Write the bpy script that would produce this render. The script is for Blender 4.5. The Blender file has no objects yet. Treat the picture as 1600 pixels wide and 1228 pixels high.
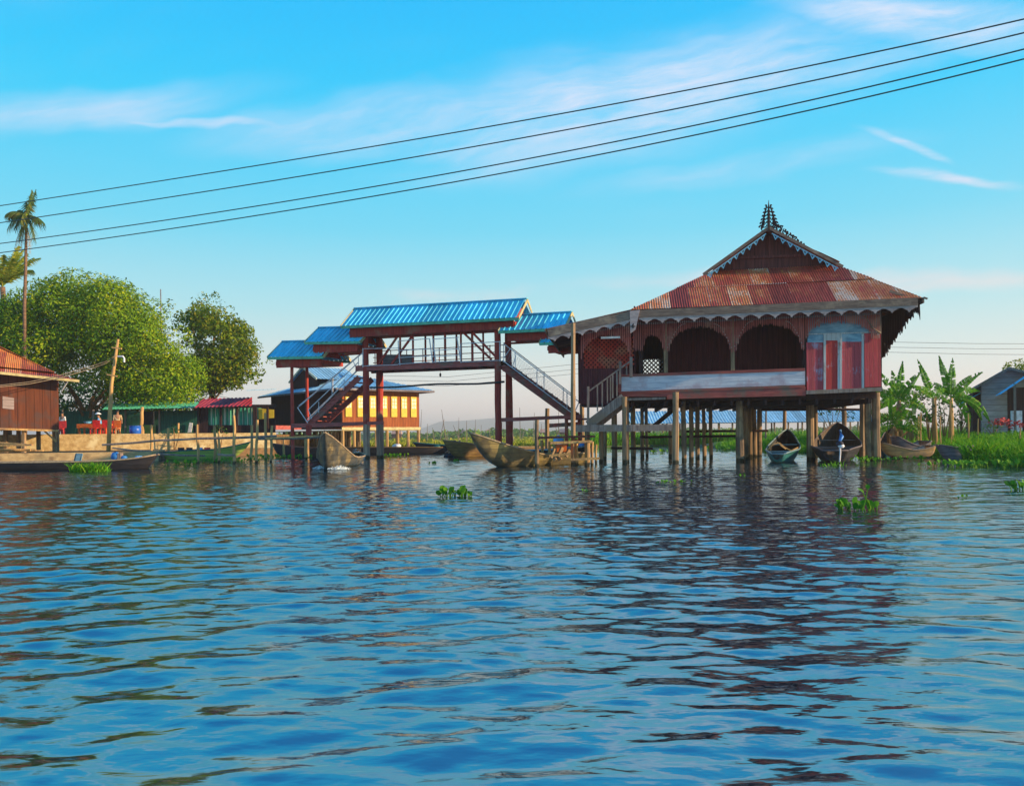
import bpy, math, random
import numpy as np
from mathutils import Vector
random.seed(7); RNG = np.random.default_rng(11)
sc = bpy.context.scene
COL = sc.collection
R = math.radians
V = Vector
# ------------------------------------------------------------------ camera
F = 1280.0; ROLL = 0.010; CH = 1.0; HY = 680.0     # focal length in photo pixels, roll, eye height
cam = bpy.data.cameras.new('camera'); co = bpy.data.objects.new('camera', cam); COL.objects.link(co)
cam.sensor_width = 36; cam.lens = 36*F/1600; cam.shift_y = (HY-614)/1600
cam.clip_start = 0.05; cam.clip_end = 12000
co.location = (0, 0, CH); co.rotation_euler = (R(90), ROLL, 0)
sc.camera = co
def ray(px, py):
    u = (px-800)/F; v = (HY-py)/F
    return u*math.cos(ROLL)+v*math.sin(ROLL), -u*math.sin(ROLL)+v*math.cos(ROLL)
def W(px, py, Y):
    a, b = ray(px, py); return V((a*Y, Y, CH+b*Y))
def G(px, py, z=0.0):
    a, b = ray(px, py); Y = (z-CH)/b; return V((a*Y, Y, z))
# ------------------------------------------------------------------ light
SUN_AZ = R(12); SUN_EL = R(16)      # sun to the right, a little on the camera's side
sun = bpy.data.lights.new('sun', 'SUN'); so = bpy.data.objects.new('sun', sun); COL.objects.link(so)
sun.energy = 5.0; sun.angle = R(0.55); sun.color = (1.0, 0.72, 0.40)
tosun = V((math.cos(SUN_EL)*math.cos(SUN_AZ), -math.cos(SUN_EL)*math.sin(SUN_AZ), math.sin(SUN_EL)))
so.rotation_euler = (-tosun).to_track_quat('-Z', 'Y').to_euler()
so.location = tosun*50
sc.view_settings.view_transform = 'Standard'; sc.view_settings.look = 'None'
sc.view_settings.exposure = 0.55; sc.view_settings.gamma = 1.0

def lin(c):
    return tuple((x/12.92 if x <= .04045 else ((x+.055)/1.055)**2.4) for x in [k/255 for k in c])
class NT:
    """small node helper"""
    def __init__(s, tree): s.t = tree; s.n = tree.nodes; s.l = tree.links
    def new(s, typ, **kw):
        n = s.n.new(typ)
        for k, v in kw.items(): setattr(n, k, v)
        return n
    def put(s, sock, val):
        if isinstance(val, bpy.types.NodeSocket): s.l.new(val, sock)
        elif val is not None: sock.default_value = val
    def math(s, op, a, b=None, c=None, clamp=False):
        n = s.new('ShaderNodeMath', operation=op); n.use_clamp = clamp
        s.put(n.inputs[0], a); s.put(n.inputs[1], b)
        if c is not None: s.put(n.inputs[2], c)
        return n.outputs[0]
    def vmath(s, op, a, b=None):
        n = s.new('ShaderNodeVectorMath', operation=op); s.put(n.inputs[0], a); s.put(n.inputs[1], b)
        return n.outputs['Value'] if op in ('LENGTH', 'DOT_PRODUCT') else n.outputs[0]
    def ramp(s, fac, stops, interp='LINEAR'):
        n = s.new('ShaderNodeValToRGB'); cr = n.color_ramp; cr.interpolation = interp
        while len(cr.elements) < len(stops): cr.elements.new(0.5)
        for e, (p, c) in zip(cr.elements, stops):
            e.position = p; e.color = (c if len(c) == 4 else (*c, 1))
        s.put(n.inputs[0], fac); return n.outputs[0]
    def rng(s, val, a, b, c=0.0, d=1.0, smooth=True):
        n = s.new('ShaderNodeMapRange'); n.interpolation_type = 'SMOOTHSTEP' if smooth else 'LINEAR'
        s.put(n.inputs[0], val); n.inputs[1].default_value = a; n.inputs[2].default_value = b
        n.inputs[3].default_value = c; n.inputs[4].default_value = d
        return n.outputs[0]
    def mix(s, fac, a, b, blend='MIX'):
        n = s.new('ShaderNodeMix', data_type='RGBA', blend_type=blend)
        s.put(n.inputs[0], fac)
        s.put(n.inputs[6], a if isinstance(a, bpy.types.NodeSocket) else (*a[:3], 1))
        s.put(n.inputs[7], b if isinstance(b, bpy.types.NodeSocket) else (*b[:3], 1))
        return n.outputs[2]
    def noise(s, vec, scale, detail=3, rough=.55, dim='3D'):
        n = s.new('ShaderNodeTexNoise', noise_dimensions=dim)
        s.put(n.inputs['Vector'], vec); n.inputs['Scale'].default_value = scale
        n.inputs['Detail'].default_value = detail; n.inputs['Roughness'].default_value = rough
        return n.outputs[0]
    def mapping(s, vec, scale=(1, 1, 1), rot=(0, 0, 0), loc=(0, 0, 0)):
        n = s.new('ShaderNodeMapping'); s.put(n.inputs[0], vec)
        n.inputs[1].default_value = loc; n.inputs[2].default_value = rot; n.inputs[3].default_value = scale
        return n.outputs[0]
# ------------------------------------------------------------------ sky
world = bpy.data.worlds.new('World'); sc.world = world; world.use_nodes = True
wt = NT(world.node_tree)
for n in list(wt.n): wt.n.remove(n)
wo = wt.new('ShaderNodeOutputWorld'); bg = wt.new('ShaderNodeBackground'); wt.l.new(bg.outputs[0], wo.inputs[0])
bg.inputs[1].default_value = 0.10
sky = wt.new('ShaderNodeTexSky', sky_type='NISHITA'); sky.sun_disc = False
sky.sun_elevation = SUN_EL; sky.sun_rotation = math.atan2(tosun.x, tosun.y)
sky.air_density = 1.0; sky.dust_density = 0.6; sky.ozone_density = 2.0
tc = wt.new('ShaderNodeTexCoord')
sep = wt.new('ShaderNodeSeparateXYZ'); wt.l.new(tc.outputs['Generated'], sep.inputs[0])
el = sep.outputs[2]
grad = wt.ramp(wt.math('ADD', wt.math('MULTIPLY', el, 0.5), 0.5), [
    (0.0, (.05, .07, .08)), (0.49, (.30, .30, .30)), (0.5, (.95, .80, .70)), (0.515, (.94, .82, .74)), (0.54, (.74, .82, .78)), (0.575, (.42, .76, .83)),
    (0.62, (.15, .66, .88)), (0.68, (.015, .58, .93)), (0.73, (.0, .49, .93)), (0.80, (.0, .28, .72)), (1.0, (.0, .12, .42))])
gs = wt.vmath('SCALE', grad); gs.node.inputs['Scale'].default_value = 7.6
base = wt.mix(0.97, sky.outputs[0], gs)
# cirrus, laid out on the sky's own directions
inv = wt.math('DIVIDE', 1.0, wt.math('MAXIMUM', wt.math('ABSOLUTE', sep.outputs[1]), 0.15))
cu = wt.math('MULTIPLY', sep.outputs[0], inv); cv = wt.math('MULTIPLY', sep.outputs[2], inv)
cmb = wt.new('ShaderNodeCombineXYZ'); wt.put(cmb.inputs[0], cu); wt.put(cmb.inputs[1], cv)
uv = cmb.outputs[0]
warp = wt.noise(wt.mapping(uv, (2.5, 5, 1)), 1.0, 4)
wv = wt.vmath('SCALE', wt.vmath('SUBTRACT', warp.node.outputs[1], (0.5, 0.5, 0.5))); wv.node.inputs['Scale'].default_value = 0.10
uvw = wt.vmath('ADD', uv, wv)
BLOBS = [(620, 195, 360, 55, 3, .55), (1000, 150, 480, 105, 12, .85), (760, 225, 330, 28, 4, .6), (130, 165, 330, 45, 4, .45), (330, 190, 260, 10, -5, .5),
         (1440, 20, 260, 52, -4, 1.0), (1480, 282, 150, 13, -5, .9), (1405, 228, 85, 12, -22, .85), (1180, 250, 300, 30, 8, .35),
         (720, 462, 130, 14, 2, .5), (1430, 450, 280, 22, 2, .5), (1080, 440, 240, 16, 4, .35), (1290, 110, 300, 40, 14, .4)]
tot = None
for (cx, cy, rx, ry, ang, st) in BLOBS:
    a, b = ray(cx, cy)
    m = wt.vmath('SUBTRACT', uvw, (a, b, 0))
    m = wt.mapping(m, (1, 1, 1), (0, 0, -R(ang)))
    m = wt.mapping(m, (F/rx, F/ry, 0))
    d = wt.vmath('LENGTH', m)
    g = wt.rng(d, 0.15, 1.15, st, 0.0)
    tot = g if tot is None else wt.math('MAXIMUM', tot, g)
rotuv = wt.mapping(uvw, (1, 1, 1), (0, 0, -R(11)))
st1 = wt.noise(wt.mapping(rotuv, (3.6, 24, 1)), 1.0, 10, .70)
st2 = wt.noise(wt.mapping(rotuv, (2.0, 6, 1), (0, 0, .2)), 1.0, 5, .6)
stk = wt.math('ADD', wt.rng(st1, .34, .72), wt.math('MULTIPLY', wt.rng(st2, .28, .66), .9))
fac = wt.math('MULTIPLY', wt.math('MULTIPLY', tot, stk), .92, clamp=True)
amb = wt.math('MULTIPLY', wt.rng(st2, .5, .85), wt.rng(el, 0.02, 0.25, .0, .09))
fac = wt.math('ADD', fac, amb, clamp=True)
cl = wt.mix(wt.rng(el, 0.1, 0.3), (6.4, 5.6, 5.4), (4.6, 5.5, 6.9))
wt.l.new(wt.mix(fac, base, cl), bg.inputs[0])

# ------------------------------------------------------------------ object helpers
WOFF = {}
def tag(o, label=None, cat=None, group=None, kind=None, category=None):
    cat = cat or category
    if label: o['label'] = label
    if cat: o['category'] = cat
    if group: o['group'] = group
    if kind: o['kind'] = kind
    return o
def empty(name, loc, label=None, cat=None, group=None):
    o = bpy.data.objects.new(name, None); COL.objects.link(o); o.location = loc; o.empty_display_size = .3
    WOFF[o] = V(loc); return tag(o, label, cat, group)
def link_mesh(me, name, mat, parent, smooth, co_arr=None):
    o = bpy.data.objects.new(name, me); COL.objects.link(o)
    me.materials.append(mat)
    if smooth: me.polygons.foreach_set('use_smooth', [True]*len(me.polygons))
    if parent is not None:
        off = WOFF[parent]; WOFF[o] = off; o.parent = parent
        me.transform(__import__('mathutils').Matrix.Translation(-off))
    else:
        n = len(me.vertices); c = np.empty(n*3); me.vertices.foreach_get('co', c); c = c.reshape(-1, 3)
        lo = c.min(0); hi = c.max(0)
        off = V(((lo[0]+hi[0])/2, (lo[1]+hi[1])/2, lo[2])); o.location = off; WOFF[o] = off
        me.transform(__import__('mathutils').Matrix.Translation(-off))
    return o
class MB:
    def __init__(s): s.v = []; s.f = []; s.uv = []; s.hasuv = False
    def add(s, pts, faces, uvs=None):
        b = len(s.v); s.v += [tuple(p) for p in pts]; s.f += [tuple(b+i for i in f) for f in faces]
        s.uv += (uvs if uvs else [(0, 0)]*len(pts))
        if uvs: s.hasuv = True
    def poly(s, *pts): s.add(pts, [tuple(range(len(pts)))])
    def hexa(s, a, b, c, d, e, f, g, h):          # bottom abcd, top efgh
        s.add([a, b, c, d, e, f, g, h], [(3, 2, 1, 0), (4, 5, 6, 7), (0, 1, 5, 4), (1, 2, 6, 5), (2, 3, 7, 6), (3, 0, 4, 7)])
    def beam(s, p, q, w, h=None, up=(0, 0, 1)):
        h = h or w; p = V(p); q = V(q); d = (q-p).normalized(); up = V(up)
        if abs(d.dot(up)) > .97: up = V((0, 1, 0))
        x = d.cross(up).normalized()*w/2; y = x.cross(d).normalized()*h/2
        s.hexa(p-x-y, p+x-y, q+x-y, q-x-y, p-x+y, p+x+y, q+x+y, q-x+y)
    def box(s, c, sx, sy, sz, a=0):               # a: rotation about z
        c = V(c); ux = V((math.cos(a), math.sin(a), 0))*sx/2; uy = V((-math.sin(a), math.cos(a), 0))*sy/2; uz = V((0, 0, sz/2))
        s.hexa(c-ux-uy-uz, c+ux-uy-uz, c+ux+uy-uz, c-ux+uy-uz, c-ux-uy+uz, c+ux-uy+uz, c+ux+uy+uz, c-ux+uy+uz)
    def tube(s, pts, rads, n=8, jit=0.0):
        pts = [V(p) for p in pts]
        if not hasattr(rads, '__len__'): rads = [rads]*len(pts)
        b = len(s.v); vs = []; fs = []
        for i, p in enumerate(pts):
            d = (pts[min(i+1, len(pts)-1)]-pts[max(i-1, 0)]).normalized()
            up = V((0, 0, 1)) if abs(d.z) < .9 else V((0, 1, 0))
            x = d.cross(up).normalized(); y = x.cross(d)
            for k in range(n):
                t = 2*math.pi*k/n; r = rads[i]*(1+random.uniform(-jit, jit))
                vs.append(p+x*math.cos(t)*r+y*math.sin(t)*r)
        for i in range(len(pts)-1):
            for k in range(n):
                fs.append((i*n+k, i*n+(k+1) % n, (i+1)*n+(k+1) % n, (i+1)*n+k))
        fs.append(tuple(range(n-1, -1, -1))); fs.append(tuple((len(pts)-1)*n+k for k in range(n)))
        s.add(vs, fs)
    def pole(s, p, q, r0, r1=None, n=8, wob=.02):   # rough round post
        p = V(p); q = V(q); r1 = r1 or r0; m = 5
        pts = [p.lerp(q, i/m)+V((random.uniform(-wob, wob), random.uniform(-wob, wob), 0)) for i in range(m+1)]
        s.tube(pts, [(r0+(r1-r0)*i/m)*random.uniform(.92, 1.08) for i in range(m+1)], n, .05)
    def ball(s, c, rx, ry=None, rz=None, n=10):
        ry = ry or rx; rz = rz or rx; c = V(c); vs = []; fs = []; m = n//2
        for i in range(m+1):
            ph = math.pi*i/m
            for k in range(n):
                t = 2*math.pi*k/n
                vs.append(c+V((rx*math.sin(ph)*math.cos(t), ry*math.sin(ph)*math.sin(t), rz*math.cos(ph))))
        for i in range(m):
            for k in range(n): fs.append((i*n+k, i*n+(k+1) % n, (i+1)*n+(k+1) % n, (i+1)*n+k))
        s.add(vs, fs)
    def build_sep(s, name, mat, parent=None, smooth=False, **kw):
        """one object per piece that stands apart from the others"""
        n = len(s.v); par = list(range(n))
        def find(i):
            while par[i] != i: par[i] = par[par[i]]; i = par[i]
            return i
        for f in s.f:
            for j in f[1:]: par[find(j)] = find(f[0])
        comp = {}
        for i in range(n): comp.setdefault(find(i), []).append(i)
        bb = [[ids, [min(s.v[i][k] for i in ids)-.02 for k in range(3)], [max(s.v[i][k] for i in ids)+.02 for k in range(3)]] for ids in comp.values()]
        go = True
        while go:
            go = False
            for a in range(len(bb)):
                for b in range(a+1, len(bb)):
                    if all(bb[a][1][k] <= bb[b][2][k] and bb[b][1][k] <= bb[a][2][k] for k in range(3)):
                        bb[a] = [bb[a][0]+bb[b][0], [min(x, y) for x, y in zip(bb[a][1], bb[b][1])], [max(x, y) for x, y in zip(bb[a][2], bb[b][2])]]; del bb[b]; go = True; break
                if go: break
        out = []
        for ids, _, _ in bb:
            st = set(ids); mp = {v: i for i, v in enumerate(ids)}; m = MB(); m.v = [s.v[i] for i in ids]; m.uv = [s.uv[i] for i in ids]; m.hasuv = s.hasuv
            m.f = [tuple(mp[j] for j in f) for f in s.f if f[0] in st]; out.append(m.build(name, mat, parent, smooth, **kw))
        return out[0]
    def build(s, name, mat, parent=None, smooth=False, **kw):
        me = bpy.data.meshes.new(name); me.from_pydata(s.v, [], s.f)
        if s.hasuv:
            ul = me.uv_layers.new(name='UVMap'); li = np.empty(len(me.loops), dtype=np.int32); me.loops.foreach_get('vertex_index', li)
            ul.data.foreach_set('uv', np.array(s.uv, dtype=np.float32)[li].ravel())
        me.update()
        o = link_mesh(me, name, mat, parent, smooth)
        return tag(o, **kw)
def np_mesh(name, verts, quads, mat, parent=None, smooth=False, **kw):
    me = bpy.data.meshes.new(name); nv = len(verts); nf = len(quads); k = quads.shape[1]
    me.vertices.add(nv); me.vertices.foreach_set('co', verts.astype(np.float32).ravel())
    me.loops.add(nf*k); me.loops.foreach_set('vertex_index', quads.astype(np.int32).ravel())
    me.polygons.add(nf); me.polygons.foreach_set('loop_start', np.arange(0, nf*k, k, dtype=np.int32))
    me.polygons.foreach_set('loop_total', np.full(nf, k, dtype=np.int32))
    me.update(calc_edges=True); me.validate()
    o = link_mesh(me, name, mat, parent, smooth)
    return tag(o, **kw)
class Frame:
    """a building's own axes: x along its front, y going back, z up"""
    def __init__(s, o, deg):
        a = R(deg); s.o = V((o[0], o[1], 0)); s.ux = V((math.cos(a), -math.sin(a), 0)); s.uy = V((math.sin(a), math.cos(a), 0)); s.a = -a
    def w(s, x, y, z): return s.o+s.ux*x+s.uy*y+V((0, 0, z))
    def hit(s, px, py, ly=0.0):
        a, b = ray(px, py); d = V((a, 1, b)); o = s.o+s.uy*ly
        t = o.dot(s.uy)/V((a, 1, 0)).dot(s.uy); p = d*t
        return (p-s.o).dot(s.ux), CH+p.z
    def P(s, px, py, ly=0.0): x, z = s.hit(px, py, ly); return s.w(x, ly, z)
    def slab(s, mb, p0, p1, p2, p3, ly, th):      # 4 photo points on the plane ly, thickness going back
        q = [s.P(*p, ly) for p in (p0, p1, p2, p3)]; t = s.uy*th
        mb.hexa(q[0], q[1], q[1]+t, q[0]+t, q[3], q[2], q[2]+t, q[3]+t)
    def bx(s, mb, x0, x1, y0, y1, z0, z1):
        mb.hexa(s.w(x0, y0, z0), s.w(x1, y0, z0), s.w(x1, y1, z0), s.w(x0, y1, z0), s.w(x0, y0, z1), s.w(x1, y0, z1), s.w(x1, y1, z1), s.w(x0, y1, z1))

# ------------------------------------------------------------------ materials
def newmat(name):
    m = bpy.data.materials.new(name); m.use_nodes = True; t = NT(m.node_tree)
    b = t.n['Principled BSDF']; return m, t, b
def setbump(t, b, h, strength, dist=.02):
    n = t.new('ShaderNodeBump'); n.inputs['Strength'].default_value = strength; n.inputs['Distance'].default_value = dist
    t.put(n.inputs['Height'], h); t.l.new(n.outputs[0], b.inputs['Normal'])
def wood(name, c1, c2, stretch=(14, 14, 1.2), rough=.8, dirt=None, bump=.35, plank=None, axis=0, spec=.3, wet=0):
    """c1/c2 grain colours; dirt third colour in patches; plank = width of boards"""
    m, t, b = newmat(name); tc = t.new('ShaderNodeTexCoord').outputs['Object']
    n1 = t.noise(t.mapping(tc, stretch), 1.0, 5, .65); n2 = t.noise(tc, 1.3, 4, .6)
    c = t.mix(t.rng(n1, .3, .7), c1, c2)
    if dirt: c = t.mix(t.rng(n2, .5, .68), c, dirt)
    h = n1
    if plank:
        s = t.new('ShaderNodeSeparateXYZ'); t.put(s.inputs[0], tc); x = t.math('DIVIDE', s.outputs[axis], plank)
        fr = t.math('FRACT', x); fl = t.math('FLOOR', x)
        wn = t.new('ShaderNodeTexWhiteNoise', noise_dimensions='1D'); t.put(wn.inputs[1], fl)
        c = t.mix(t.math('MULTIPLY', t.rng(wn.outputs[0], 0, 1, 0, 1, False), .45), c, (c1[0]*.45, c1[1]*.45, c1[2]*.45))
        gap = t.rng(t.math('ABSOLUTE', t.math('SUBTRACT', fr, .5)), .44, .49)
        c = t.mix(gap, c, tuple(k*.25 for k in c1)); h = t.math('SUBTRACT', n1, gap)
    if wet:      # dark wet band and algae just above the water
        ps = t.new('ShaderNodeSeparateXYZ'); t.put(ps.inputs[0], t.new('ShaderNodeNewGeometry').outputs['Position'])
        zz = t.math('ADD', ps.outputs[2], t.math('MULTIPLY', t.math('SUBTRACT', n2, .5), .3)); wf = t.rng(zz, wet*.5, wet, 1, 0)
        c = t.mix(wf, c, (.035, .032, .016)); t.l.new(t.rng(wf, 0, 1, rough, .25), b.inputs['Roughness'])
    rr = t.new('ShaderNodeObjectInfo').outputs['Random']
    hsv = t.new('ShaderNodeHueSaturation'); t.put(hsv.inputs['Color'], c); t.put(hsv.inputs['Value'], t.rng(rr, 0, 1, .85, 1.15, False))
    t.l.new(hsv.outputs[0], b.inputs['Base Color'])
    if not wet: b.inputs['Roughness'].default_value = rough
    b.inputs['Specular IOR Level'].default_value = spec
    setbump(t, b, h, bump); return m
def plain(name, c, rough=.6, metal=0, var=.25, scale=6):
    m, t, b = newmat(name); tc = t.new('ShaderNodeTexCoord').outputs['Object']
    n = t.noise(tc, scale, 4); col = t.mix(t.rng(n, .3, .7), tuple(x*(1-var) for x in c), tuple(min(1, x*(1+var)) for x in c))
    t.l.new(col, b.inputs['Base Color']); b.inputs['Roughness'].default_value = rough; b.inputs['Metallic'].default_value = metal
    return m
def leafmat(name, c1, c2, c3=None, trans=.25, rough=.5):
    m, t, b = newmat(name); g = t.new('ShaderNodeNewGeometry').outputs['Random Per Island']
    tc = t.new('ShaderNodeTexCoord').outputs['Object']; n = t.noise(tc, .45, 3)
    stops = [(0, c1), (.6, c2), (1, c3 or c2)]
    c = t.ramp(t.math('ADD', t.math('MULTIPLY', g, .7), t.math('MULTIPLY', t.math('SUBTRACT', n, .3), .7), clamp=True), stops)
    t.l.new(c, b.inputs['Base Color']); b.inputs['Roughness'].default_value = max(rough, .6); b.inputs['Specular IOR Level'].default_value = .10
    tr = t.new('ShaderNodeBsdfTranslucent'); t.l.new(c, tr.inputs[0])
    mx = t.new('ShaderNodeMixShader'); mx.inputs[0].default_value = trans
    t.l.new(b.outputs[0], mx.inputs[1]); t.l.new(tr.outputs[0], mx.inputs[2]); t.l.new(mx.outputs[0], t.n['Material Output'].inputs[0])
    return m
def rustmat(name, cr, co_, cw, sheet=.66, white=.5, rowlen=2.0):
    """rusty corrugated sheets: every sheet its own tone, streaks running down the slope"""
    m, t, b = newmat(name); uvn = t.new('ShaderNodeUVMap').outputs[0]
    s = t.new('ShaderNodeSeparateXYZ'); t.put(s.inputs[0], uvn)
    cell = t.math('FLOOR', t.math('DIVIDE', s.outputs[0], sheet)); row = t.math('FLOOR', t.math('DIVIDE', s.outputs[1], rowlen))
    cb = t.new('ShaderNodeCombineXYZ'); t.put(cb.inputs[0], cell); t.put(cb.inputs[1], row)
    wn = t.new('ShaderNodeTexWhiteNoise', noise_dimensions='2D'); t.put(wn.inputs[0], cb.outputs[0])
    big = t.noise(t.mapping(uvn, (1.2, .8, 1)), 1.0, 5, .65)
    stre = t.noise(t.mapping(uvn, (15, 1.5, 1)), 1.0, 6, .72); fine = t.noise(t.mapping(uvn, (26, 8, 1)), 1.0, 6, .7)
    c = t.mix(t.rng(stre, .35, .65), cr, tuple(x*.45 for x in cr))
    tone = t.rng(wn.outputs[0], 0, 1, .62, 1.25, False); tv = t.vmath('SCALE', c); t.put(tv.node.inputs['Scale'], tone); c = tv
    c = t.mix(t.math('MULTIPLY', t.rng(t.math('ADD', t.math('MULTIPLY', wn.outputs[0], .30), t.math('ADD', t.math('MULTIPLY', big, .6), t.math('MULTIPLY', stre, .5))), .66, .84), .9), c, co_)
    edge = t.rng(t.math('ABSOLUTE', t.math('SUBTRACT', t.math('FRACT', t.math('DIVIDE', s.outputs[0], sheet)), .5)), .44, .5, 0, .10)
    wf = t.math('MULTIPLY', t.rng(t.math('ADD', t.math('ADD', t.math('MULTIPLY', wn.outputs[0], .26), edge), t.math('ADD', t.math('MULTIPLY', big, .8), t.math('MULTIPLY', fine, .75))), 1.00, 1.12), white)
    c = t.mix(wf, c, cw)
    t.l.new(c, b.inputs['Base Color']); b.inputs['Roughness'].default_value = .65
    setbump(t, b, stre, .3, .01); return m
M = {}
M['grey_wood'] = wood('grey_wood', (.34, .26, .22), (.17, .12, .10), dirt=(.24, .17, .12))
M['post_wood'] = wood('post_wood', (.42, .27, .15), (.17, .11, .065), stretch=(16, 16, .8), dirt=(.13, .09, .06), wet=.16)
M['pale_post'] = wood('pale_post', (.66, .40, .15), (.36, .20, .08), stretch=(16, 16, .8), dirt=(.30, .18, .10), wet=.14)
M['bridge_foot'] = wood('bridge_foot', (.55, .33, .22), (.26, .15, .11), stretch=(16, 16, .8), dirt=(.34, .12, .08), wet=.16)
M['plank_tan'] = wood('plank_tan', (.62, .38, .14), (.34, .20, .09), stretch=(3, 3, 9), dirt=(.30, .22, .14), rough=.6, wet=.08, plank=.145, axis=2)
M['hull_boat'] = wood('hull_boat', (.11, .10, .075), (.04, .038, .032), stretch=(2, 2, 6), dirt=(.30, .22, .09), rough=.4, wet=.10, plank=.145, axis=2)
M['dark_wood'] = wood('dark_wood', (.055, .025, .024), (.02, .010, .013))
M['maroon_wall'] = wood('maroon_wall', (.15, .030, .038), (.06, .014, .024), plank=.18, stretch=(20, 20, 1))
M['gable_wood'] = wood('gable_wood', (.22, .06, .05), (.08, .028, .030), plank=.13, stretch=(20, 20, 1.2))
M['maroon'] = wood('maroon', (.50, .060, .042), (.30, .034, .030), dirt=(.36, .14, .09))
M['maroon_beam'] = wood('maroon_beam', (.46, .11, .09), (.26, .06, .055), stretch=(1.5, 6, 14), dirt=(.20, .13, .10))
M['fringe'] = wood('fringe', (.52, .15, .12), (.28, .07, .065), stretch=(25, 25, 2), dirt=(.50, .26, .20))
M['fascia'] = wood('fascia', (.28, .19, .14), (.12, .08, .065), stretch=(2, 6, 20), dirt=(.36, .26, .18))
M['scallop'] = wood('scallop', (.50, .39, .36), (.30, .23, .22), stretch=(3, 6, 12), dirt=(.26, .2, .19))
M['blue_trim'] = wood('blue_trim', (.30, .62, .75), (.18, .42, .55))
M['white_panel'] = wood('white_panel', (.78, .76, .80), (.44, .46, .55), stretch=(1.2, 3, 24), dirt=(.50, .40, .46), bump=.5)
M['lightblue'] = wood('lightblue', (.28, .50, .62), (.12, .26, .38), stretch=(3, 3, 9), dirt=(.38, .52, .6))
def wornred(name, red, under, amt):
    m, t, b = newmat(name); tc = t.new('ShaderNodeTexCoord').outputs['Object']
    st = t.noise(t.mapping(tc, (38, 38, 2.2)), 1.0, 6, .7); bg_ = t.noise(tc, 2.1, 4, .6); fi = t.noise(t.mapping(tc, (16, 16, 6)), 1, 5, .7)
    c = t.mix(t.rng(st, .3, .7), red, tuple(x*.72 for x in red))
    f = t.rng(t.math('ADD', t.math('MULTIPLY', bg_, .9), t.math('ADD', t.math('MULTIPLY', st, .55), t.math('MULTIPLY', fi, .4))), amt, amt+.16, 0, .75)
    sx = t.new('ShaderNodeSeparateXYZ'); t.put(sx.inputs[0], tc); gap = t.rng(t.math('ABSOLUTE', t.math('SUBTRACT', t.math('FRACT', t.math('DIVIDE', sx.outputs[0], .145)), .5)), .455, .49)
    wn = t.new('ShaderNodeTexWhiteNoise', noise_dimensions='1D'); t.put(wn.inputs[1], t.math('FLOOR', t.math('DIVIDE', sx.outputs[0], .145)))
    cc = t.vmath('SCALE', t.mix(f, c, under)); t.put(cc.node.inputs['Scale'], t.rng(wn.outputs[0], 0, 1, .8, 1.12, False))
    t.l.new(t.mix(gap, cc, tuple(x*.2 for x in red)), b.inputs['Base Color']); b.inputs['Roughness'].default_value = .75; setbump(t, b, t.math('SUBTRACT', st, gap), .5); return m
M['red_panel'] = wornred('red_panel', (.66, .060, .075), (.42, .42, .55), 1.04)
M['red_panel_worn'] = wornred('red_panel_worn', (.62, .075, .10), (.40, .38, .52), .97)
M['red_panel_deep'] = wornred('red_panel_deep', (.70, .045, .045), (.45, .45, .55), 1.05)
M['old_white'] = wornred('old_white', (.66, .68, .68), (.35, .12, .05), 1.0)
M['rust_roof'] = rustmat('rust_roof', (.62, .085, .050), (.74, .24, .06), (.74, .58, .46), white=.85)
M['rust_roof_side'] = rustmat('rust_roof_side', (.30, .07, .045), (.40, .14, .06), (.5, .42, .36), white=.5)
M['rust_roof_orange'] = rustmat('rust_roof_orange', (.50, .10, .035), (.68, .24, .04), (.55, .3, .12), white=.4)
M['red_roof'] = rustmat('red_roof', (.50, .025, .05), (.42, .04, .05), (.5, .1, .1), white=.1)
def bluemat(name, c, rough=.35):
    m, t, b = newmat(name); uvn = t.new('ShaderNodeUVMap').outputs[0]
    n = t.noise(t.mapping(uvn, (4, 1, 1)), 1.0, 5, .6); n2 = t.noise(t.mapping(uvn, (30, 2, 1)), 1.0, 4, .6)
    col = t.mix(t.rng(n, .35, .7), c, tuple(min(1, x*1.3+.03) for x in c)); col = t.mix(t.rng(n2, .52, .78, 0, .55), col, tuple(x*.5 for x in c))
    sx = t.new('ShaderNodeSeparateXYZ'); t.put(sx.inputs[0], uvn); cl_ = t.math('FLOOR', t.math('DIVIDE', sx.outputs[0], .96)); wn = t.new('ShaderNodeTexWhiteNoise', noise_dimensions='1D'); t.put(wn.inputs[1], cl_)
    tv = t.vmath('SCALE', col); t.put(tv.node.inputs['Scale'], t.rng(wn.outputs[0], 0, 1, .78, 1.15, False)); col = tv
    n3 = t.noise(t.mapping(uvn, (1.3, 2.2, 1)), 1.0, 6, .7); col = t.mix(t.rng(n3, .56, .74, 0, .45), col, (.45, .52, .52)); col = t.mix(t.rng(n3, .74, .80, 0, .6), col, (.22, .10, .05))
    t.l.new(col, b.inputs['Base Color']); b.inputs['Roughness'].default_value = rough; return m
M['blue_roof'] = bluemat('blue_roof', (.055, .54, .76), .5); M['slate_roof'] = bluemat('slate_roof', (.24, .46, .62), .5)
M['pale_roof'] = bluemat('pale_roof', (.36, .58, .70), .7); M['bright_roof'] = bluemat('bright_roof', (.05, .55, .85), .5)
M['green_trim'] = plain('green_trim', (.08, .42, .26), .5); M['yellow_trim'] = plain('yellow_trim', (.55, .44, .20), .6)
M['rail_metal'] = plain('rail_metal', (.66, .60, .62), .5, 0); M['mesh_wire'] = plain('mesh_wire', (.40, .38, .40), .5, .3)
M['orange_wall'] = wood('orange_wall', (.46, .13, .035), (.24, .06, .022), plank=.16, stretch=(20, 20, 1.0))
M['dark_plank'] = wood('dark_plank', (.10, .035, .030), (.05, .018, .020), plank=.2, stretch=(20, 20, 1), axis=1)
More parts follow.
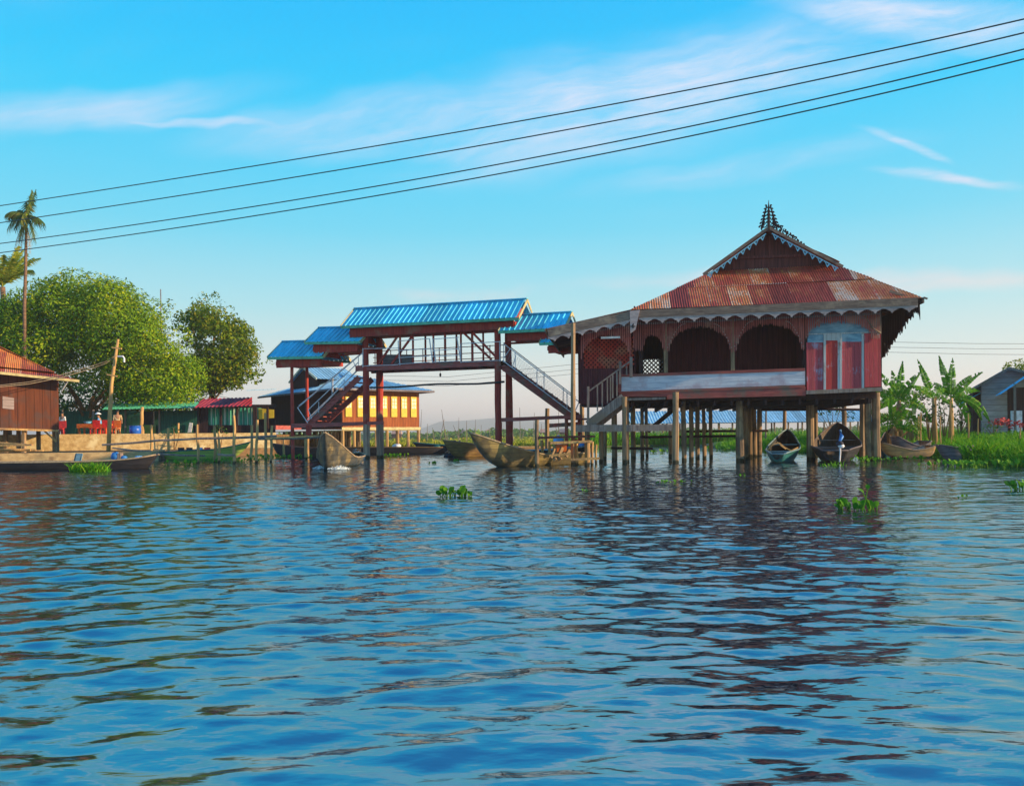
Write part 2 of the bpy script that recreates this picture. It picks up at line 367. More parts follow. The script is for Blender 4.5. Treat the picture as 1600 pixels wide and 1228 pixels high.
M['left_wall'] = wood('left_wall', (.26, .075, .030), (.12, .032, .020), plank=.3, stretch=(12, 12, .6), dirt=(.13, .07, .06))
M['shed_wall'] = wood('shed_wall', (.52, .40, .38), (.34, .25, .24), stretch=(2, 2, 10), dirt=(.34, .27, .25), plank=.28, axis=2)
M['yellow_paint'] = plain('yellow_paint', (.70, .46, .02), .55, var=.12); M['window_white'] = plain('window_white', (.75, .72, .55), .5)
M['dark_glass'] = plain('dark_glass', (.03, .04, .05), .15); M['black'] = plain('black', (.012, .012, .016), .6)
M['wire'] = plain('wire', (.02, .05, .05), .5)
M['concrete'] = wood('concrete', (.74, .56, .28), (.46, .30, .13), stretch=(5, 5, 6), dirt=(.82, .70, .42), rough=.9)
M['quay'] = wood('quay', (.66, .46, .22), (.44, .28, .13), stretch=(3, 3, 7), dirt=(.24, .15, .08), rough=.9)
M['dirt'] = wood('dirt', (.22, .13, .06), (.10, .06, .03), stretch=(3, 3, 3), rough=1)
M['bark'] = wood('bark', (.34, .19, .075), (.16, .085, .04), stretch=(9, 9, 1.5), rough=.95)
M['palm_bark'] = wood('palm_bark', (.26, .15, .09), (.13, .08, .06), stretch=(2, 2, 9), rough=.95)
M['mango'] = leafmat('mango', (.045, .13, .006), (.20, .34, .010), (.52, .50, .014), trans=.22)
M['tamarind'] = leafmat('tamarind', (.05, .12, .008), (.18, .26, .012), (.44, .32, .03), trans=.3)
M['palm_leaf'] = leafmat('palm_leaf', (.035, .085, .02), (.10, .15, .03), (.32, .18, .05), trans=.15)
M['coco_leaf'] = leafmat('coco_leaf', (.08, .18, .02), (.24, .32, .03), (.55, .46, .06), trans=.2)
M['banana_leaf'] = leafmat('banana_leaf', (.04, .19, .012), (.11, .34, .015), (.36, .36, .06), trans=.35, rough=.4)
M['banana_dry'] = leafmat('banana_dry', (.22, .13, .06), (.36, .22, .10), (.45, .32, .14), trans=.15)
M['shrub'] = leafmat('shrub', (.010, .05, .018), (.03, .11, .02), (.08, .2, .03), trans=.15)
M['shrub_light'] = leafmat('shrub_light', (.05, .14, .02), (.12, .26, .03), (.3, .4, .05), trans=.25)
M['grass'] = leafmat('grass', (.03, .17, .008), (.12, .38, .012), (.40, .50, .03), trans=.35)
M['marsh'] = leafmat('marsh', (.16, .26, .02), (.38, .40, .04), (.70, .50, .10), trans=.3)
M['hyacinth'] = leafmat('hyacinth', (.025, .12, .010), (.09, .28, .015), (.30, .45, .03), trans=.3, rough=.3)
M['mud'] = plain('mud', (.05, .075, .02), .95, var=.4, scale=1.5)
M['hull_olive'] = wood('hull_olive', (.16, .125, .060), (.055, .045, .030), stretch=(3, 3, 5), dirt=(.27, .20, .07), rough=.45, plank=.145, axis=2)
M['hull_dark'] = wood('hull_dark', (.05, .042, .045), (.02, .018, .022), stretch=(2, 2, 12), rough=.55, plank=.145, axis=2)
M['hull_grey'] = wood('hull_grey', (.24, .20, .22), (.11, .09, .10), stretch=(2, 2, 12), dirt=(.32, .27, .25), rough=.7, plank=.145, axis=2)
M['hull_gold'] = wood('hull_gold', (.30, .18, .055), (.14, .08, .035), stretch=(3, 3, 9), dirt=(.22, .15, .10), rough=.6, plank=.145, axis=2)
M['hull_blue'] = wood('hull_blue', (.34, .52, .60), (.18, .32, .40), stretch=(3, 3, 9), rough=.5, plank=.145, axis=2)
M['hull_teal'] = wood('hull_teal', (.03, .22, .20), (.02, .10, .12), rough=.5, plank=.145, axis=2)
M['hull_green'] = wood('hull_green', (.40, .50, .10), (.22, .30, .06), stretch=(2, 2, 12), rough=.6, plank=.145, axis=2)
M['rim_wood'] = wood('rim_wood', (.40, .30, .18), (.20, .14, .10), rough=.6)
M['inside'] = wood('inside', (.16, .11, .08), (.07, .05, .04), rough=.8); M['inside_grey'] = wood('inside_grey', (.55, .44, .38), (.34, .26, .22))
M['blue_tarp'] = plain('blue_tarp', (.04, .22, .60), .5); M['cloth_white'] = plain('cloth_white', (.75, .75, .78), .8); M['cloth_red'] = plain('cloth_red', (.55, .04, .04), .8)
M['cloth_blue'] = plain('cloth_blue', (.12, .40, .75), .8); M['cloth_tan'] = plain('cloth_tan', (.50, .38, .22), .85); M['cloth_dark'] = plain('cloth_dark', (.03, .03, .05), .85)
M['skin'] = plain('skin', (.38, .19, .11), .55, var=.08); M['hair'] = plain('hair', (.012, .010, .010), .5)
M['blue_barrel'] = plain('blue_barrel', (.02, .13, .60), .35); M['orange_table'] = plain('orange_table', (.72, .16, .025), .45)
M['red_plastic'] = plain('red_plastic', (.65, .03, .03), .35); M['green_tin'] = wood('green_tin', (.03, .17, .12), (.015, .09, .07), plank=.12)
M['mountain'] = wood('mountain', (.05, .10, .06), (.08, .12, .06), stretch=(.01, .01, .02)); M['lamp_white'] = plain('lamp_white', (.85, .88, .85), .3)
M['foam'] = plain('foam', (.75, .80, .85), .8)
def stripe_mat():
    m, t, b = newmat('striped_curtain'); tc = t.new('ShaderNodeTexCoord').outputs['Object']; s = t.new('ShaderNodeSeparateXYZ'); t.put(s.inputs[0], tc)
    n = t.noise(t.mapping(tc, (5, 0, 0)), 1.0, 2)
    fr = t.math('FRACT', t.math('ADD', t.math('MULTIPLY', s.outputs[0], 3.6), n))
    c = t.ramp(fr, [(0, (.02, .30, .20)), (.38, (.05, .42, .28)), (.42, (.62, .72, .62)), (.66, (.75, .78, .7)), (.7, (.03, .2, .16)), (.9, (.10, .5, .34))], 'CONSTANT')
    t.l.new(c, b.inputs['Base Color']); b.inputs['Roughness'].default_value = .8; return m
M['striped'] = stripe_mat()
# ------------------------------------------------------------------ surface generators
def corr(mb, A, B, C, D, pitch=.085, amp=.014, rib=False, v0=0.0, lift=0.0):
    """sheet roof between eave A-B and top D-C; corrugations run up the slope and stop at the hips"""
    A, B, C, D = map(V, (A, B, C, D)); e = (B-A); L = e.length; e.normalize()
    n = e.cross(D-A).normalized(); n2 = e.cross(C-A).normalized(); n = (n+n2).normalized(); s = n.cross(e)
    if s.z < 0: s = -s; n = -n
    if n.z < 0: n = -n
    xd, sd = (D-A).dot(e), (D-A).dot(s); xc, sc_ = (C-A).dot(e), (C-A).dot(s)
    if rib: prof = [(0, 0), (.74, 0), (.80, 1), (.92, 1), (.985, 0)]
    else: prof = [(0, 0), (.17, .8), (.33, 1), (.5, .0), (.67, -.8), (.83, -1)]
    x0 = min(0, xd); x1 = max(L, xc); xs = []; k = math.floor(x0/pitch)
    while k*pitch < x1:
        for (f, h) in prof:
            x = (k+f)*pitch
            if x0 <= x <= x1: xs.append((x, h*amp))
        k += 1
    px = [0, xd, xc, L]; ps = [0, sd, sc_, 0]
    pts = []; uvs = []; faces = []
    for (x, h) in xs:
        hi = np.interp(x, [min(xd, xc), max(xd, xc)], [sd, sc_]) ; lo = 0
        if xd > 0 and x < xd: hi = sd*x/xd
        if xc < L and x > xc: hi = sc_*(L-x)/(L-xc)
        if x < 0: lo = sd*x/xd; hi = np.interp(x, [xd, xc], [sd, sc_])
        if x > L: lo = sc_*(x-L)/(xc-L); hi = np.interp(x, [xd, xc], [sd, sc_])
        for q in (lo, (lo+hi)/2, hi):
            pts.append(A+e*x+s*q+n*(h+lift)); uvs.append((x, v0+q))
    for i in range(len(xs)-1):
        for j in range(2):
            a = i*3+j; faces.append((a, a+3, a+4, a+1))
    mb.add(pts, faces, uvs)
def leaf_cloud(name, centers, normals, size, mat, parent=None, jitter=.6, aspect=.45, droop=0.0, **kw):
    """many small leaf faces"""
    N = len(centers); n = normals+RNG.normal(0, jitter, (N, 3)); n /= np.linalg.norm(n, axis=1)[:, None]
    r = RNG.normal(0, 1, (N, 3)); r[:, 2] -= droop; a = np.cross(n, r); a = np.cross(a, n); a /= np.linalg.norm(a, axis=1)[:, None]
    b = np.cross(n, a); s = size*RNG.uniform(.6, 1.4, N)[:, None]
    v = np.stack([centers-a*s*.5, centers+b*s*aspect*.5-a*s*.05, centers+a*s*.5, centers-b*s*aspect*.5-a*s*.05], 1).reshape(-1, 3)
    return np_mesh(name, v, np.arange(N*4).reshape(-1, 4), mat, parent, **kw)
def lobes_points(lobes, per_m2, keep=lambda p: np.ones(len(p), bool), rin=.72):
    C = []; Nn = []
    for (c, r) in lobes:
        r = np.array(r if hasattr(r, '__len__') else (r, r, r)); k = int(per_m2*4*math.pi*(r.mean()**2)*.8)
        d = RNG.normal(0, 1, (k, 3)); d /= np.linalg.norm(d, axis=1)[:, None]
        d = d[d[:, 2] > -.75]
        rad = RNG.uniform(rin, 1.05, len(d))[:, None]*(1+.12*np.sin(d[:, :1]*9+c[0]*3)*np.cos(d[:, 2:]*8+c[1]))
        p = np.array(c)+d*r*rad; C.append(p); Nn.append(d)
    C = np.concatenate(C); Nn = np.concatenate(Nn); m = keep(C); return C[m], Nn[m]
def blades(name, pts, hmin, hmax, width, mat, lean=.25, parent=None, **kw):
    N = len(pts); h = RNG.uniform(hmin, hmax, N)[:, None]; a = RNG.uniform(0, 2*math.pi, N)
    d = np.stack([np.cos(a), np.sin(a), np.zeros(N)], 1); l = np.stack([RNG.normal(0, lean, N), RNG.normal(0, lean, N), np.ones(N)], 1)
    w = width*RNG.uniform(.6, 1.3, N)[:, None]; mid = pts+l*h*.55; bend = RNG.normal(0, .16, (N, 3)); bend[:, 2] = 0
    top = pts+l*h+bend*h*1.3; top[:, 2] -= .08*h[:, 0]
    v = np.stack([pts-d*w*.5, pts+d*w*.5, mid+d*w*.45, mid-d*w*.45, top], 1).reshape(-1, 3)
    i = np.arange(N)[:, None]*5
    q = np.concatenate([i+[0, 1, 2, 3], i+[3, 2, 4, 4]], 0)
    me_q = np.concatenate([np.stack([i[:, 0], i[:, 0]+1, i[:, 0]+2], 1), np.stack([i[:, 0], i[:, 0]+2, i[:, 0]+3], 1), np.stack([i[:, 0]+3, i[:, 0]+2, i[:, 0]+4], 1)])
    return np_mesh(name, v, me_q, mat, parent, **kw)
# ================================================================== THE SETTING
def wavefield(X, Y, dx, dy):
    """sum of travelling ripples; wavelengths that the mesh cannot carry are left to the bump"""
    rg = np.random.default_rng(5); Z = np.zeros_like(X)
    for i in range(70):
        lam = math.exp(rg.uniform(math.log(.11), math.log(.95))); th = rg.normal(math.pi/2+.10, .50)
        kx, ky = math.cos(th)*2*math.pi/lam, math.sin(th)*2*math.pi/lam
        slope = .0076*(1.2 if .18 < lam < .55 else .85); amp = slope*lam/(2*math.pi)*2.0; ph = rg.uniform(0, 6.28)
        step = np.maximum(dy*abs(math.sin(th)), dx*abs(math.cos(th))); fade = np.clip((lam/step-2.5)/2.5, 0, 1)
        arg = kx*X+ky*Y+ph; Z += amp*fade*(np.sin(arg)+.18*np.sin(2*arg+ph))
    env = .8+.35*np.sin(X*.31+Y*.12+1)*np.sin(Y*.23-.7)
    return Z*env
ys = [-30, -20, -12, -7, -4, -2, -1, -.3, .3, .8]; y = 1.1
while y < 45: ys.append(y); y += max(.0034*y, .008)
while y < 110: ys.append(y); y += .02*y
ys += [140, 200, 400, 900, 2600, 6000]
ys = np.array(ys); nx = 430
t = np.concatenate([[-9, -5, -2.6, -1.8, -1.4, -1.15], np.linspace(-1, 1, nx), [1.15, 1.4, 1.8, 2.6, 5, 9]])
YY, TT = np.meshgrid(ys, t, indexing='ij'); half = .70*np.abs(YY)+2.2; XX = TT*half
dyy = np.gradient(ys)[:, None]*np.ones_like(XX); dxx = np.gradient(XX, axis=1)
ZZ = wavefield(XX, YY, np.abs(dxx), np.abs(dyy)); ZZ[(YY < .9) | (YY > 110)] = 0; ZZ[np.abs(TT) > 1.3] = 0
nr, nc = XX.shape; idx = np.arange(nr*nc).reshape(nr, nc)
q = np.stack([idx[:-1, :-1], idx[:-1, 1:], idx[1:, 1:], idx[1:, :-1]], -1).reshape(-1, 4)
m, t_, b = newmat('lake_water'); tcn = t_.new('ShaderNodeTexCoord').outputs['Object']
b.inputs['Base Color'].default_value = (.006, .020, .032, 1); b.inputs['Roughness'].default_value = .03
b.inputs['IOR'].default_value = 3.1; b.inputs['Specular IOR Level'].default_value = .85; b.inputs['Specular Tint'].default_value = (.85, .95, 1, 1)
h1 = t_.noise(t_.mapping(tcn, (1.6, 4.6, 1), (0, 0, .10)), 1.0, 2, .5); h2 = t_.noise(t_.mapping(tcn, (9, 17, 1), (0, 0, -.2)), 1.0, 2, .5)
setbump(t_, b, t_.math('ADD', h1, t_.math('MULTIPLY', h2, .22)), .25, .05)
water = np_mesh('water', np.stack([XX, YY, ZZ], -1).reshape(-1, 3), q, m, None, True, kind='structure')

def ground_poly(name, px_pts, z, mat, zb=-1.0, kind='structure', **kw):
    mb = MB(); top = [V((p[0], p[1], z)) for p in px_pts]; bot = [V((p[0], p[1], zb)) for p in px_pts]; n = len(top)
    mb.add(top+bot, [tuple(range(n))]+[(i, i+n, (i+1) % n+n, (i+1) % n) for i in range(n)]); return mb.build(name, mat, None, kind=kind, **kw)
ground_poly('marsh_ground', [(-420, 92), (-60, 66), (-30, 62), (6, 64), (12, 70), (26, 68), (60, 66), (420, 80), (3500, 2600), (3500, 5500), (-3500, 5500), (-3500, 2600)], .06, M['mud'])
# distant hills: one ridge with its own depth
mb = MB(); N_ = 90; rows = []
for j, (dy, hf) in enumerate(((-260, 0), (-120, .55), (0, 1), (260, .5), (600, 0))):
    row = []
    for i in range(N_+1):
        x = -2600+i*(5600/N_); u = 800+x/2700*1280
        h = 56*math.exp(-((u-775)/72)**2)+34*math.exp(-((u-690)/45)**2)+30*math.exp(-((u-870)/60)**2)+9*math.exp(-((u-1000)/90)**2)+26*math.exp(-((u-250)/200)**2)+22*math.exp(-((u-1500)/200)**2)
        h += 3*math.sin(i*1.7)+2*math.sin(i*4.1+1); row.append(V((x, 2700+dy, max(0, h*hf)-1)))
    rows += row
mb.add(rows, [(j*(N_+1)+i, j*(N_+1)+i+1, (j+1)*(N_+1)+i+1, (j+1)*(N_+1)+i) for j in range(4) for i in range(N_)])
mb.build('hills', M['mountain'], None, True, kind='structure')

# right bank: low land with an uneven shore, one height field
SHORE = [(13.5, 62), (13.6, 45), (14.2, 37), (15.0, 34.8), (16.4, 33.5), (16.5, 31), (15.4, 28.2), (14.5, 25.6), (14.2, 23), (14.4, 20), (15.3, 12), (17, 0)]
SD = np.array([(x0+(x1-x0)*t+.15*math.sin((i+t)*5.1), y0+(y1-y0)*t) for i, ((x0, y0), (x1, y1)) in enumerate(zip(SHORE, SHORE[1:])) for t in np.linspace(0, 1, 14)[:-1]])
def in_poly(x, y, poly):
    ins = np.zeros(np.shape(x), bool); j = len(poly)-1
    for i in range(len(poly)):
        xi, yi = poly[i]; xj, yj = poly[j]; c = ((yi > y) != (yj > y)) & (x < (xj-xi)*(y-yi)/(yj-yi+1e-9)+xi); ins ^= c; j = i
    return ins
BPOLY = [tuple(p) for p in SD]+[(90, -1), (90, 63)]
def shore_d(x, y):
    x = np.asarray(x, float); y = np.asarray(y, float); d = np.full(x.shape, 1e9)
    for px_, py_ in SD: d = np.minimum(d, np.hypot(x-px_, y-py_))
    return np.where(in_poly(x, y, BPOLY), d, -d)
def bank_z(x, y): return np.interp(shore_d(x, y), [-2.5, 0, .4, 1.4, 4, 9, 18], [-1.2, -.05, .13, .30, .50, .64, .72])
gx_ = np.concatenate([np.arange(11, 24, .25), np.arange(24, 88, 2.0)]); gy_ = np.concatenate([np.arange(1, 18, 1.5), np.arange(18, 40, .3), np.arange(40, 62, 1.0)])
GX, GY = np.meshgrid(gx_, gy_); GZ = bank_z(GX, GY)+.035*np.sin(GX*2.3)*np.cos(GY*1.9); ii = np.arange(GX.size).reshape(GX.shape)
np_mesh('bank', np.stack([GX, GY, GZ], -1).reshape(-1, 3), np.stack([ii[:-1, :-1], ii[:-1, 1:], ii[1:, 1:], ii[1:, :-1]], -1).reshape(-1, 4), M['mud'], None, True, kind='structure')
N = 310000; Yv = RNG.uniform(17, 56, N); X = RNG.uniform(12, 17+.62*Yv, N); d_ = shore_d(X, Yv)
patch = .5+.5*np.sin(X*1.3+1)*np.sin(Yv*.9); keep = (d_ > -.12) & (RNG.uniform(0, 1, N) < (np.exp(-np.maximum(d_, 0)/1.6)*.8+.17)*(.5+.5*patch)) & (X/Yv < .95)
P_ = np.stack([X, Yv, np.maximum(bank_z(X, Yv), -.02)-.02], 1)[keep]
blades('bank_grass', P_, .12, .48, .032, M['grass'], .3, kind='stuff', label='bright green grass covering the right bank', category='grass')
C_ = []
for k in range(1500):
    y = random.uniform(19, 46); x = random.uniform(13, .68*y); d = float(shore_d(x, y))
    if d > -.05 and random.random() < .35+.6*math.exp(-d): C_.append(((x, y, float(bank_z(x, y))+.10), (random.uniform(.2, .5), random.uniform(.2, .45), random.uniform(.10, .26))))
C_ = C_[:330]
c, n = lobes_points(C_, 60); leaf_cloud('low_weeds', c, n, .12, M['grass'], None, .8, .5, kind='stuff', label='low leafy weeds among the grass of the right bank', category='weeds')
# the marsh beyond: reeds and floating fields
N = 26000; X = RNG.uniform(-34, 48, N); Yv = 62+RNG.uniform(0, 1, N)**1.8*90; shore = np.interp(X, [-60, -30, 6, 12, 26, 60], [66, 62, 64, 70, 68, 66]); Yv = np.maximum(Yv, shore+.3)
X = X*Yv/80; hgt = np.where(X > 4, 1.0, .62)
P_ = np.stack([X, Yv, np.zeros(N)+.05], 1)
lft = X < 6
blades('marsh_reeds', P_[lft], .22, .62, .10, M['marsh'], .22, kind='stuff', label='yellow green reeds edging the far marsh', category='reeds')
blades('marsh_grass', P_[~lft], .4, 1.35, .12, M['grass'], .25, kind='stuff', label='green marsh grass seen between the stilts of the old house', category='grass')
C_ = [((random.uniform(-28, 60)*1.1, random.uniform(84, 150), .2), (random.uniform(1, 2.6), random.uniform(1, 2), random.uniform(.2, .7))) for k in range(110)]
c, n = lobes_points(C_, 9); leaf_cloud('marsh_bushes', c, n, .42, M['marsh'], None, .8, .6, kind='stuff', label='low bushes scattered over the far marsh', category='bushes')
# far tree line
C_ = []
for k in range(300):
    y = random.uniform(240, 520); x = random.uniform(-.35, .75)*y; C_.append(((x, y, .5), (random.uniform(3, 7), 4, random.uniform(1.0, 2.8))))
c, n = lobes_points(C_, 1.0); leaf_cloud('far_trees', c, n, 1.4, M['shrub_light'], None, .8, .7, kind='stuff', label='distant line of trees on the horizon', category='trees')

# ------------------------------------------------------------------ bamboo poles standing in the marsh
first = None
for (px, top, lean) in ((668, 662, .1), (676, 668, -.2), (694, 655, .6), (699, 672, 0), (708, 664, -1.0), (717, 652, 0), (729, 657, 0), (743, 655, .1), (752, 664, .2), (800, 660, -.2), (812, 637, 0), (820, 668, .6), (835, 645, .1), (846, 662, 0), (868, 665, -.4), (873, 640, 0), (659, 640, .3), (690, 640, -.5), (885, 655, .2), (1012, 664, .1), (764, 668, -.3), (783, 664, .15)):
    Y = random.uniform(74, 100); p = W(px, top, Y); b0 = V((p.x-lean, Y, -.2))
    mb = MB(); mb.tube([b0, b0.lerp(p, .5)+V((random.uniform(-.05, .05), 0, 0)), p], [.05, .04, .018], 5)
    mb.build('bamboo_pole', M['grey_wood'], None, label='thin bamboo pole standing upright in the far marsh', category='pole', group='bamboo poles in the marsh')

# ------------------------------------------------------------------ small far houses on the marsh
for (px, wpx, roof, lab) in ((880, 14, 'hull_grey', 'tiny distant house with grey roof left of the stilt landing'), (722, 11, 'hull_grey', 'tiny distant house with pale roof behind the marsh reeds'),
                       (765, 12, 'rust_roof_side', 'tiny distant house with brownish roof between boat bow and bridge post'), (620, 16, 'rust_roof_side', 'tiny distant brown roofed house seen under the yellow window house'),
                       (850, 14, 'rust_roof_side', 'tiny distant rust roofed house beside the jetty posts')):
    Y = 260; b0 = W(px, 684, Y); w = wpx/1280*Y; e = empty('far_house', (b0.x, Y, .06), lab, 'house', 'tiny houses far across the marsh')
    a = MB(); a.box((b0.x, Y, .9), w*.85, 3, 1.8); a.build('wall', M['dark_plank'], e)
    r = MB(); x0, x1 = b0.x-w/2, b0.x+w/2
    r.add([(x0, Y-2, 1.8), (x1, Y-2, 1.8), (x1-.3, Y, 2.9), (x0+.3, Y, 2.9), (x0, Y+2, 1.8), (x1, Y+2, 1.8)], [(0, 1, 2, 3), (4, 3, 2, 5), (0, 3, 4), (1, 5, 2), (0, 4, 5, 1)]); r.build('roof', M[roof], e)
# long blue-roofed building far behind, seen under the old house
def long_far_building():
    Y = 84; A = W(985, 662, Y); Bp = W(1372, 655, Y); e = empty('long_building', ((A.x+Bp.x)/2, Y+2, .05), 'long low building with light blue roof far behind, seen between the house stilts', 'building')
    r = MB(); x0, x1 = A.x, Bp.x; z0, z1 = W(1170, 660, Y).z, W(1170, 641, Y+3).z
    corr(r, (x0, Y, z0), (x1, Y, z0), (x1, Y+3, z1), (x0, Y+3, z1), .3, .05, True); corr(r, (x1, Y+6, z0), (x0, Y+6, z0), (x0, Y+3, z1), (x1, Y+3, z1), .3, .05, True)
    r.build('roof', M['pale_roof'], e)
    for i in range(18):
        x = x0+.5+i*(x1-x0-1)/17
        for yy in (Y+.3, Y+5.7):
            p = MB(); p.tube([(x, yy, 0), (x, yy, z0)], .09, 6); p.build('post', M['post_wood'], e)
    f = MB(); f.box(((x0+x1)/2, Y+3, .95), x1-x0-1, 5, .12); f.build('floor', M['grey_wood'], e)
long_far_building()

# ================================================================== THE OLD HOUSE ON STILTS
a0 = W(1258, 606, 27.5); HF = Frame((a0.x, a0.y), 7.5); FZ = a0.z
H = empty('stilt_house', (a0.x-2.5, a0.y+3, 0), 'large old wooden stilt house with rusty red hip roof, carved eaves and red painted panels', 'house')
EF = -1.0      # eave plane
EL = HF.P(985, 484, EF); ER = HF.P(1443, 465.5, EF); LL = HF.P(852, 514, EF)
GB = 1.35      # gable plane
gl = HF.P(1112, 426, GB); gr = HF.P(1306, 414, GB); apex = HF.P(1201, 358, GB-.45)
uy = HF.uy; ux = HF.ux
def loc(p): q = V((p.x, p.y, 0))-HF.o; return V((q.dot(HF.ux), q.dot(HF.uy), p.z))
lEL, lER, lLL, lgl, lgr, lap = map(loc, (EL, ER, LL, gl, gr, apex))
DEP = 9.2     # eave to eave, front to back
# front skirt in two courses of sheets
midL = EL.lerp(gl, .56); midR = ER.lerp(gr, .56)
r = MB(); corr(r, EL, ER, midR, midL, .080, .013); corr(r, EL.lerp(gl, .53)+V((0, 0, .03)), ER.lerp(gr, .53)+V((0, 0, .03)), gr+V((0, 0, .03)), gl+V((0, 0, .03)), .080, .013, v0=2.6)
roofF = r.build('front_roof', M['rust_roof'], H, True)
r = MB(); rb = uy*(DEP-2*(GB-EF))
# side slopes: lower and upper pitches
corr(r, ER, ER+uy*DEP, gr+rb, gr, .08, .013); corr(r, gr+uy*-.55, gr+rb+uy*.6, apex+uy*(DEP-2*(GB-EF)+1.1), apex, .08, .013)
corr(r, EL+uy*DEP, EL, gl, gl+rb, .08, .013); corr(r, gl+rb+uy*.6, gl+uy*-.55, apex, apex+uy*(DEP-2*(GB-EF)+1.1), .08, .013)
corr(r, ER+uy*DEP, EL+uy*DEP, gl+rb, gr+rb, .08, .013)
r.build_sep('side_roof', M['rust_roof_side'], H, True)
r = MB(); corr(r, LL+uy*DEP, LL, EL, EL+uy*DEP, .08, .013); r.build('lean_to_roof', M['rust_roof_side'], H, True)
# gable, barge boards and trim
g = MB(); g1 = gl-uy*0; g2 = gr; ga = HF.P(1201, 360, GB); th = uy*.06; g.add([g1, g2, ga, g1+th, g2+th, ga+th], [(0, 1, 2), (5, 4, 3), (0, 3, 4, 1)]); g.build('gable', M['gable_wood'], H)
g = MB(); pz = HF.P(1201, 372, GB-.06); 
g.beam(HF.P(1150, 403, GB-.04), HF.P(1260, 399, GB-.04), .05, .09); g.beam(HF.P(1202, 368, GB-.05), HF.P(1203, 404, GB-.05), .09, .05); g.beam(HF.P(1199, 370, GB-.07), HF.P(1150, 401, GB-.07), .04, .07); g.beam(HF.P(1205, 370, GB-.07), HF.P(1258, 397, GB-.07), .04, .07)
g.build('gable_frame', M['gable_wood'], H)
for (p1, p2, p3) in (((1201, 356), (1099, 429), 'l'), ((1201, 356), (1317, 417), 'r')):
    g = MB(); BG = GB-.50
    A = HF.P(*p1, BG); Bq = HF.P(*p2, BG); g.beam(A, Bq, .07, .095, up=(0, 0, 1)); g.build('barge_board', M['fascia'], H)
    t = MB(); d = (Bq-A); n = int(d.length/.27); 
    for i in range(int(n*.92)):
        c = A.lerp(Bq, (i+.9)/n)+V((0, 0, -.14)); s = .115; dn = d.normalized()
        t.add([c-dn*s+uy*-.01, c+V((0, 0, -.17)), c+dn*s, c+dn*s*.45+V((0, 0, -.01)), c+V((0, 0, -.10)), c-dn*s*.45+V((0, 0, -.01))], [(0, 1, 4, 5), (1, 2, 3, 4)])
        t.beam(c-dn*s*1.15, c+dn*s*1.15, .03, .035)
    t.build('gable_trim', M['blue_trim'], H)
# crest of fretwork scrolls on the ridge end
cr = MB(); top = HF.P(1201, 313, GB-.5); base_ = HF.P(1201, 362, GB-.5)
cr.tube([base_, base_.lerp(top, .6), top], [.055, .045, .006], 6)
def scroll(mb, c, r, ang, flip, pl=HF.ux):
    pts = []
    for k in range(11):
        t = k/10; a = ang+flip*t*5.2; rr = r*(1-.68*t); pts.append(c+pl*(math.cos(a)*rr)+V((0, 0, math.sin(a)*rr)))
    mb.tube(pts, [.030-.012*k/10 for k in range(11)], 5)
for side in (-1, 1):
    for k in range(7):
        z = .10+k*.125; w_ = (.26*(1-k/8.2))*(1 if side < 0 else 1.1)
        c = base_+V((0, 0, z))+HF.ux*side*(w_*.46+.015); scroll(cr, c, w_*.55, math.pi/2, -side); scroll(cr, c+V((0, 0, .05))+HF.ux*side*w_*.4, w_*.32, 0 if side > 0 else math.pi, side)
# scrolls stepping down the right verge
rc = random.Random(9)
for k in range(11):
    t = .03+k*.042; hh = (12-k*.85) if k < 9 else 3.5
    c = HF.P(1203+116*t, 357+61*t-hh*.42, GB-.5); s = hh/46*rc.uniform(.40, .52); fl_ = 1 if k % 2 else -1
    scroll(cr, c, s, math.pi/2+fl_*.5, fl_); scroll(cr, c+HF.ux*s*.9+V((0, 0, s*.7)), s*.6, rc.uniform(0, 6), -fl_); scroll(cr, c-HF.ux*s*.7-V((0, 0, s*.5)), s*.6, rc.uniform(0, 6), fl_)
    cr.tube([c+V((0, 0, s*.6)), c+V((s*.25, 0, s*1.5)), c+V((s*.1, 0, s*2.0))], [.02, .014, .004], 5)
cr.build('ridge_crest', M['dark_wood'], H)
# front fascia with scalloped edge
def fascia(p0, p1, ly, hgt, drop, nsc, name='fascia'):
    f = MB(); A = HF.P(*p0, ly); Bq = HF.P(*p1, ly); f.beam(A-V((0, 0, hgt/2)), Bq-V((0, 0, hgt/2)), .05, hgt); fo = f.build(name, M['fascia'], H)
    s = MB(); L = (Bq-A).length; n = nsc
    for i in range(n):
        for (f0, f1, z0, z1) in ((0, .12, .30, .34), (.12, .30, .34, .58), (.30, .42, .58, .70), (.42, .5, .80, 1.0), (.5, .58, 1.0, .80), (.58, .70, .70, .58), (.70, .88, .58, .34), (.88, 1, .34, .30)):
            a = A.lerp(Bq, (i+f0)/n)-V((0, 0, hgt)); b_ = A.lerp(Bq, (i+f1)/n)-V((0, 0, hgt)); t = HF.uy*.025
            s.hexa(a-V((0, 0, drop*z0)), b_-V((0, 0, drop*z1)), b_-V((0, 0, drop*z1))+t, a-V((0, 0, drop*z0))+t, a, b_, b_+t, a+t)
    s.build('scallop', M['scallop'], fo)
fascia((998, 485), (1434, 465), EF-.03, .24, .22, 17)
fascia((856, 514), (986, 486), EF-.03, .27, .20, 6, 'verge_board')
k = MB(); HF.slab(k, (985, 521), (993, 515), (1000, 484), (984, 486), EF-.09, .05); k.build('corner_bracket', M['scallop'], H)
k = MB(); HF.slab(k, (987.5, 509.5), (990, 512), (990.5, 505), (987.7, 507), EF-.10, .012)
for (x, y, w_, h_) in ((989, 510, 1.0, 4), (989, 510, 4, 1.0)): HF.slab(k, (x-w_, y+h_/1.3), (x+w_, y+h_/1.3), (x+w_, y-h_/1.3), (x-w_, y-h_/1.3), EF-.105, .012)
k.build('cut_cross', M['black'], H)
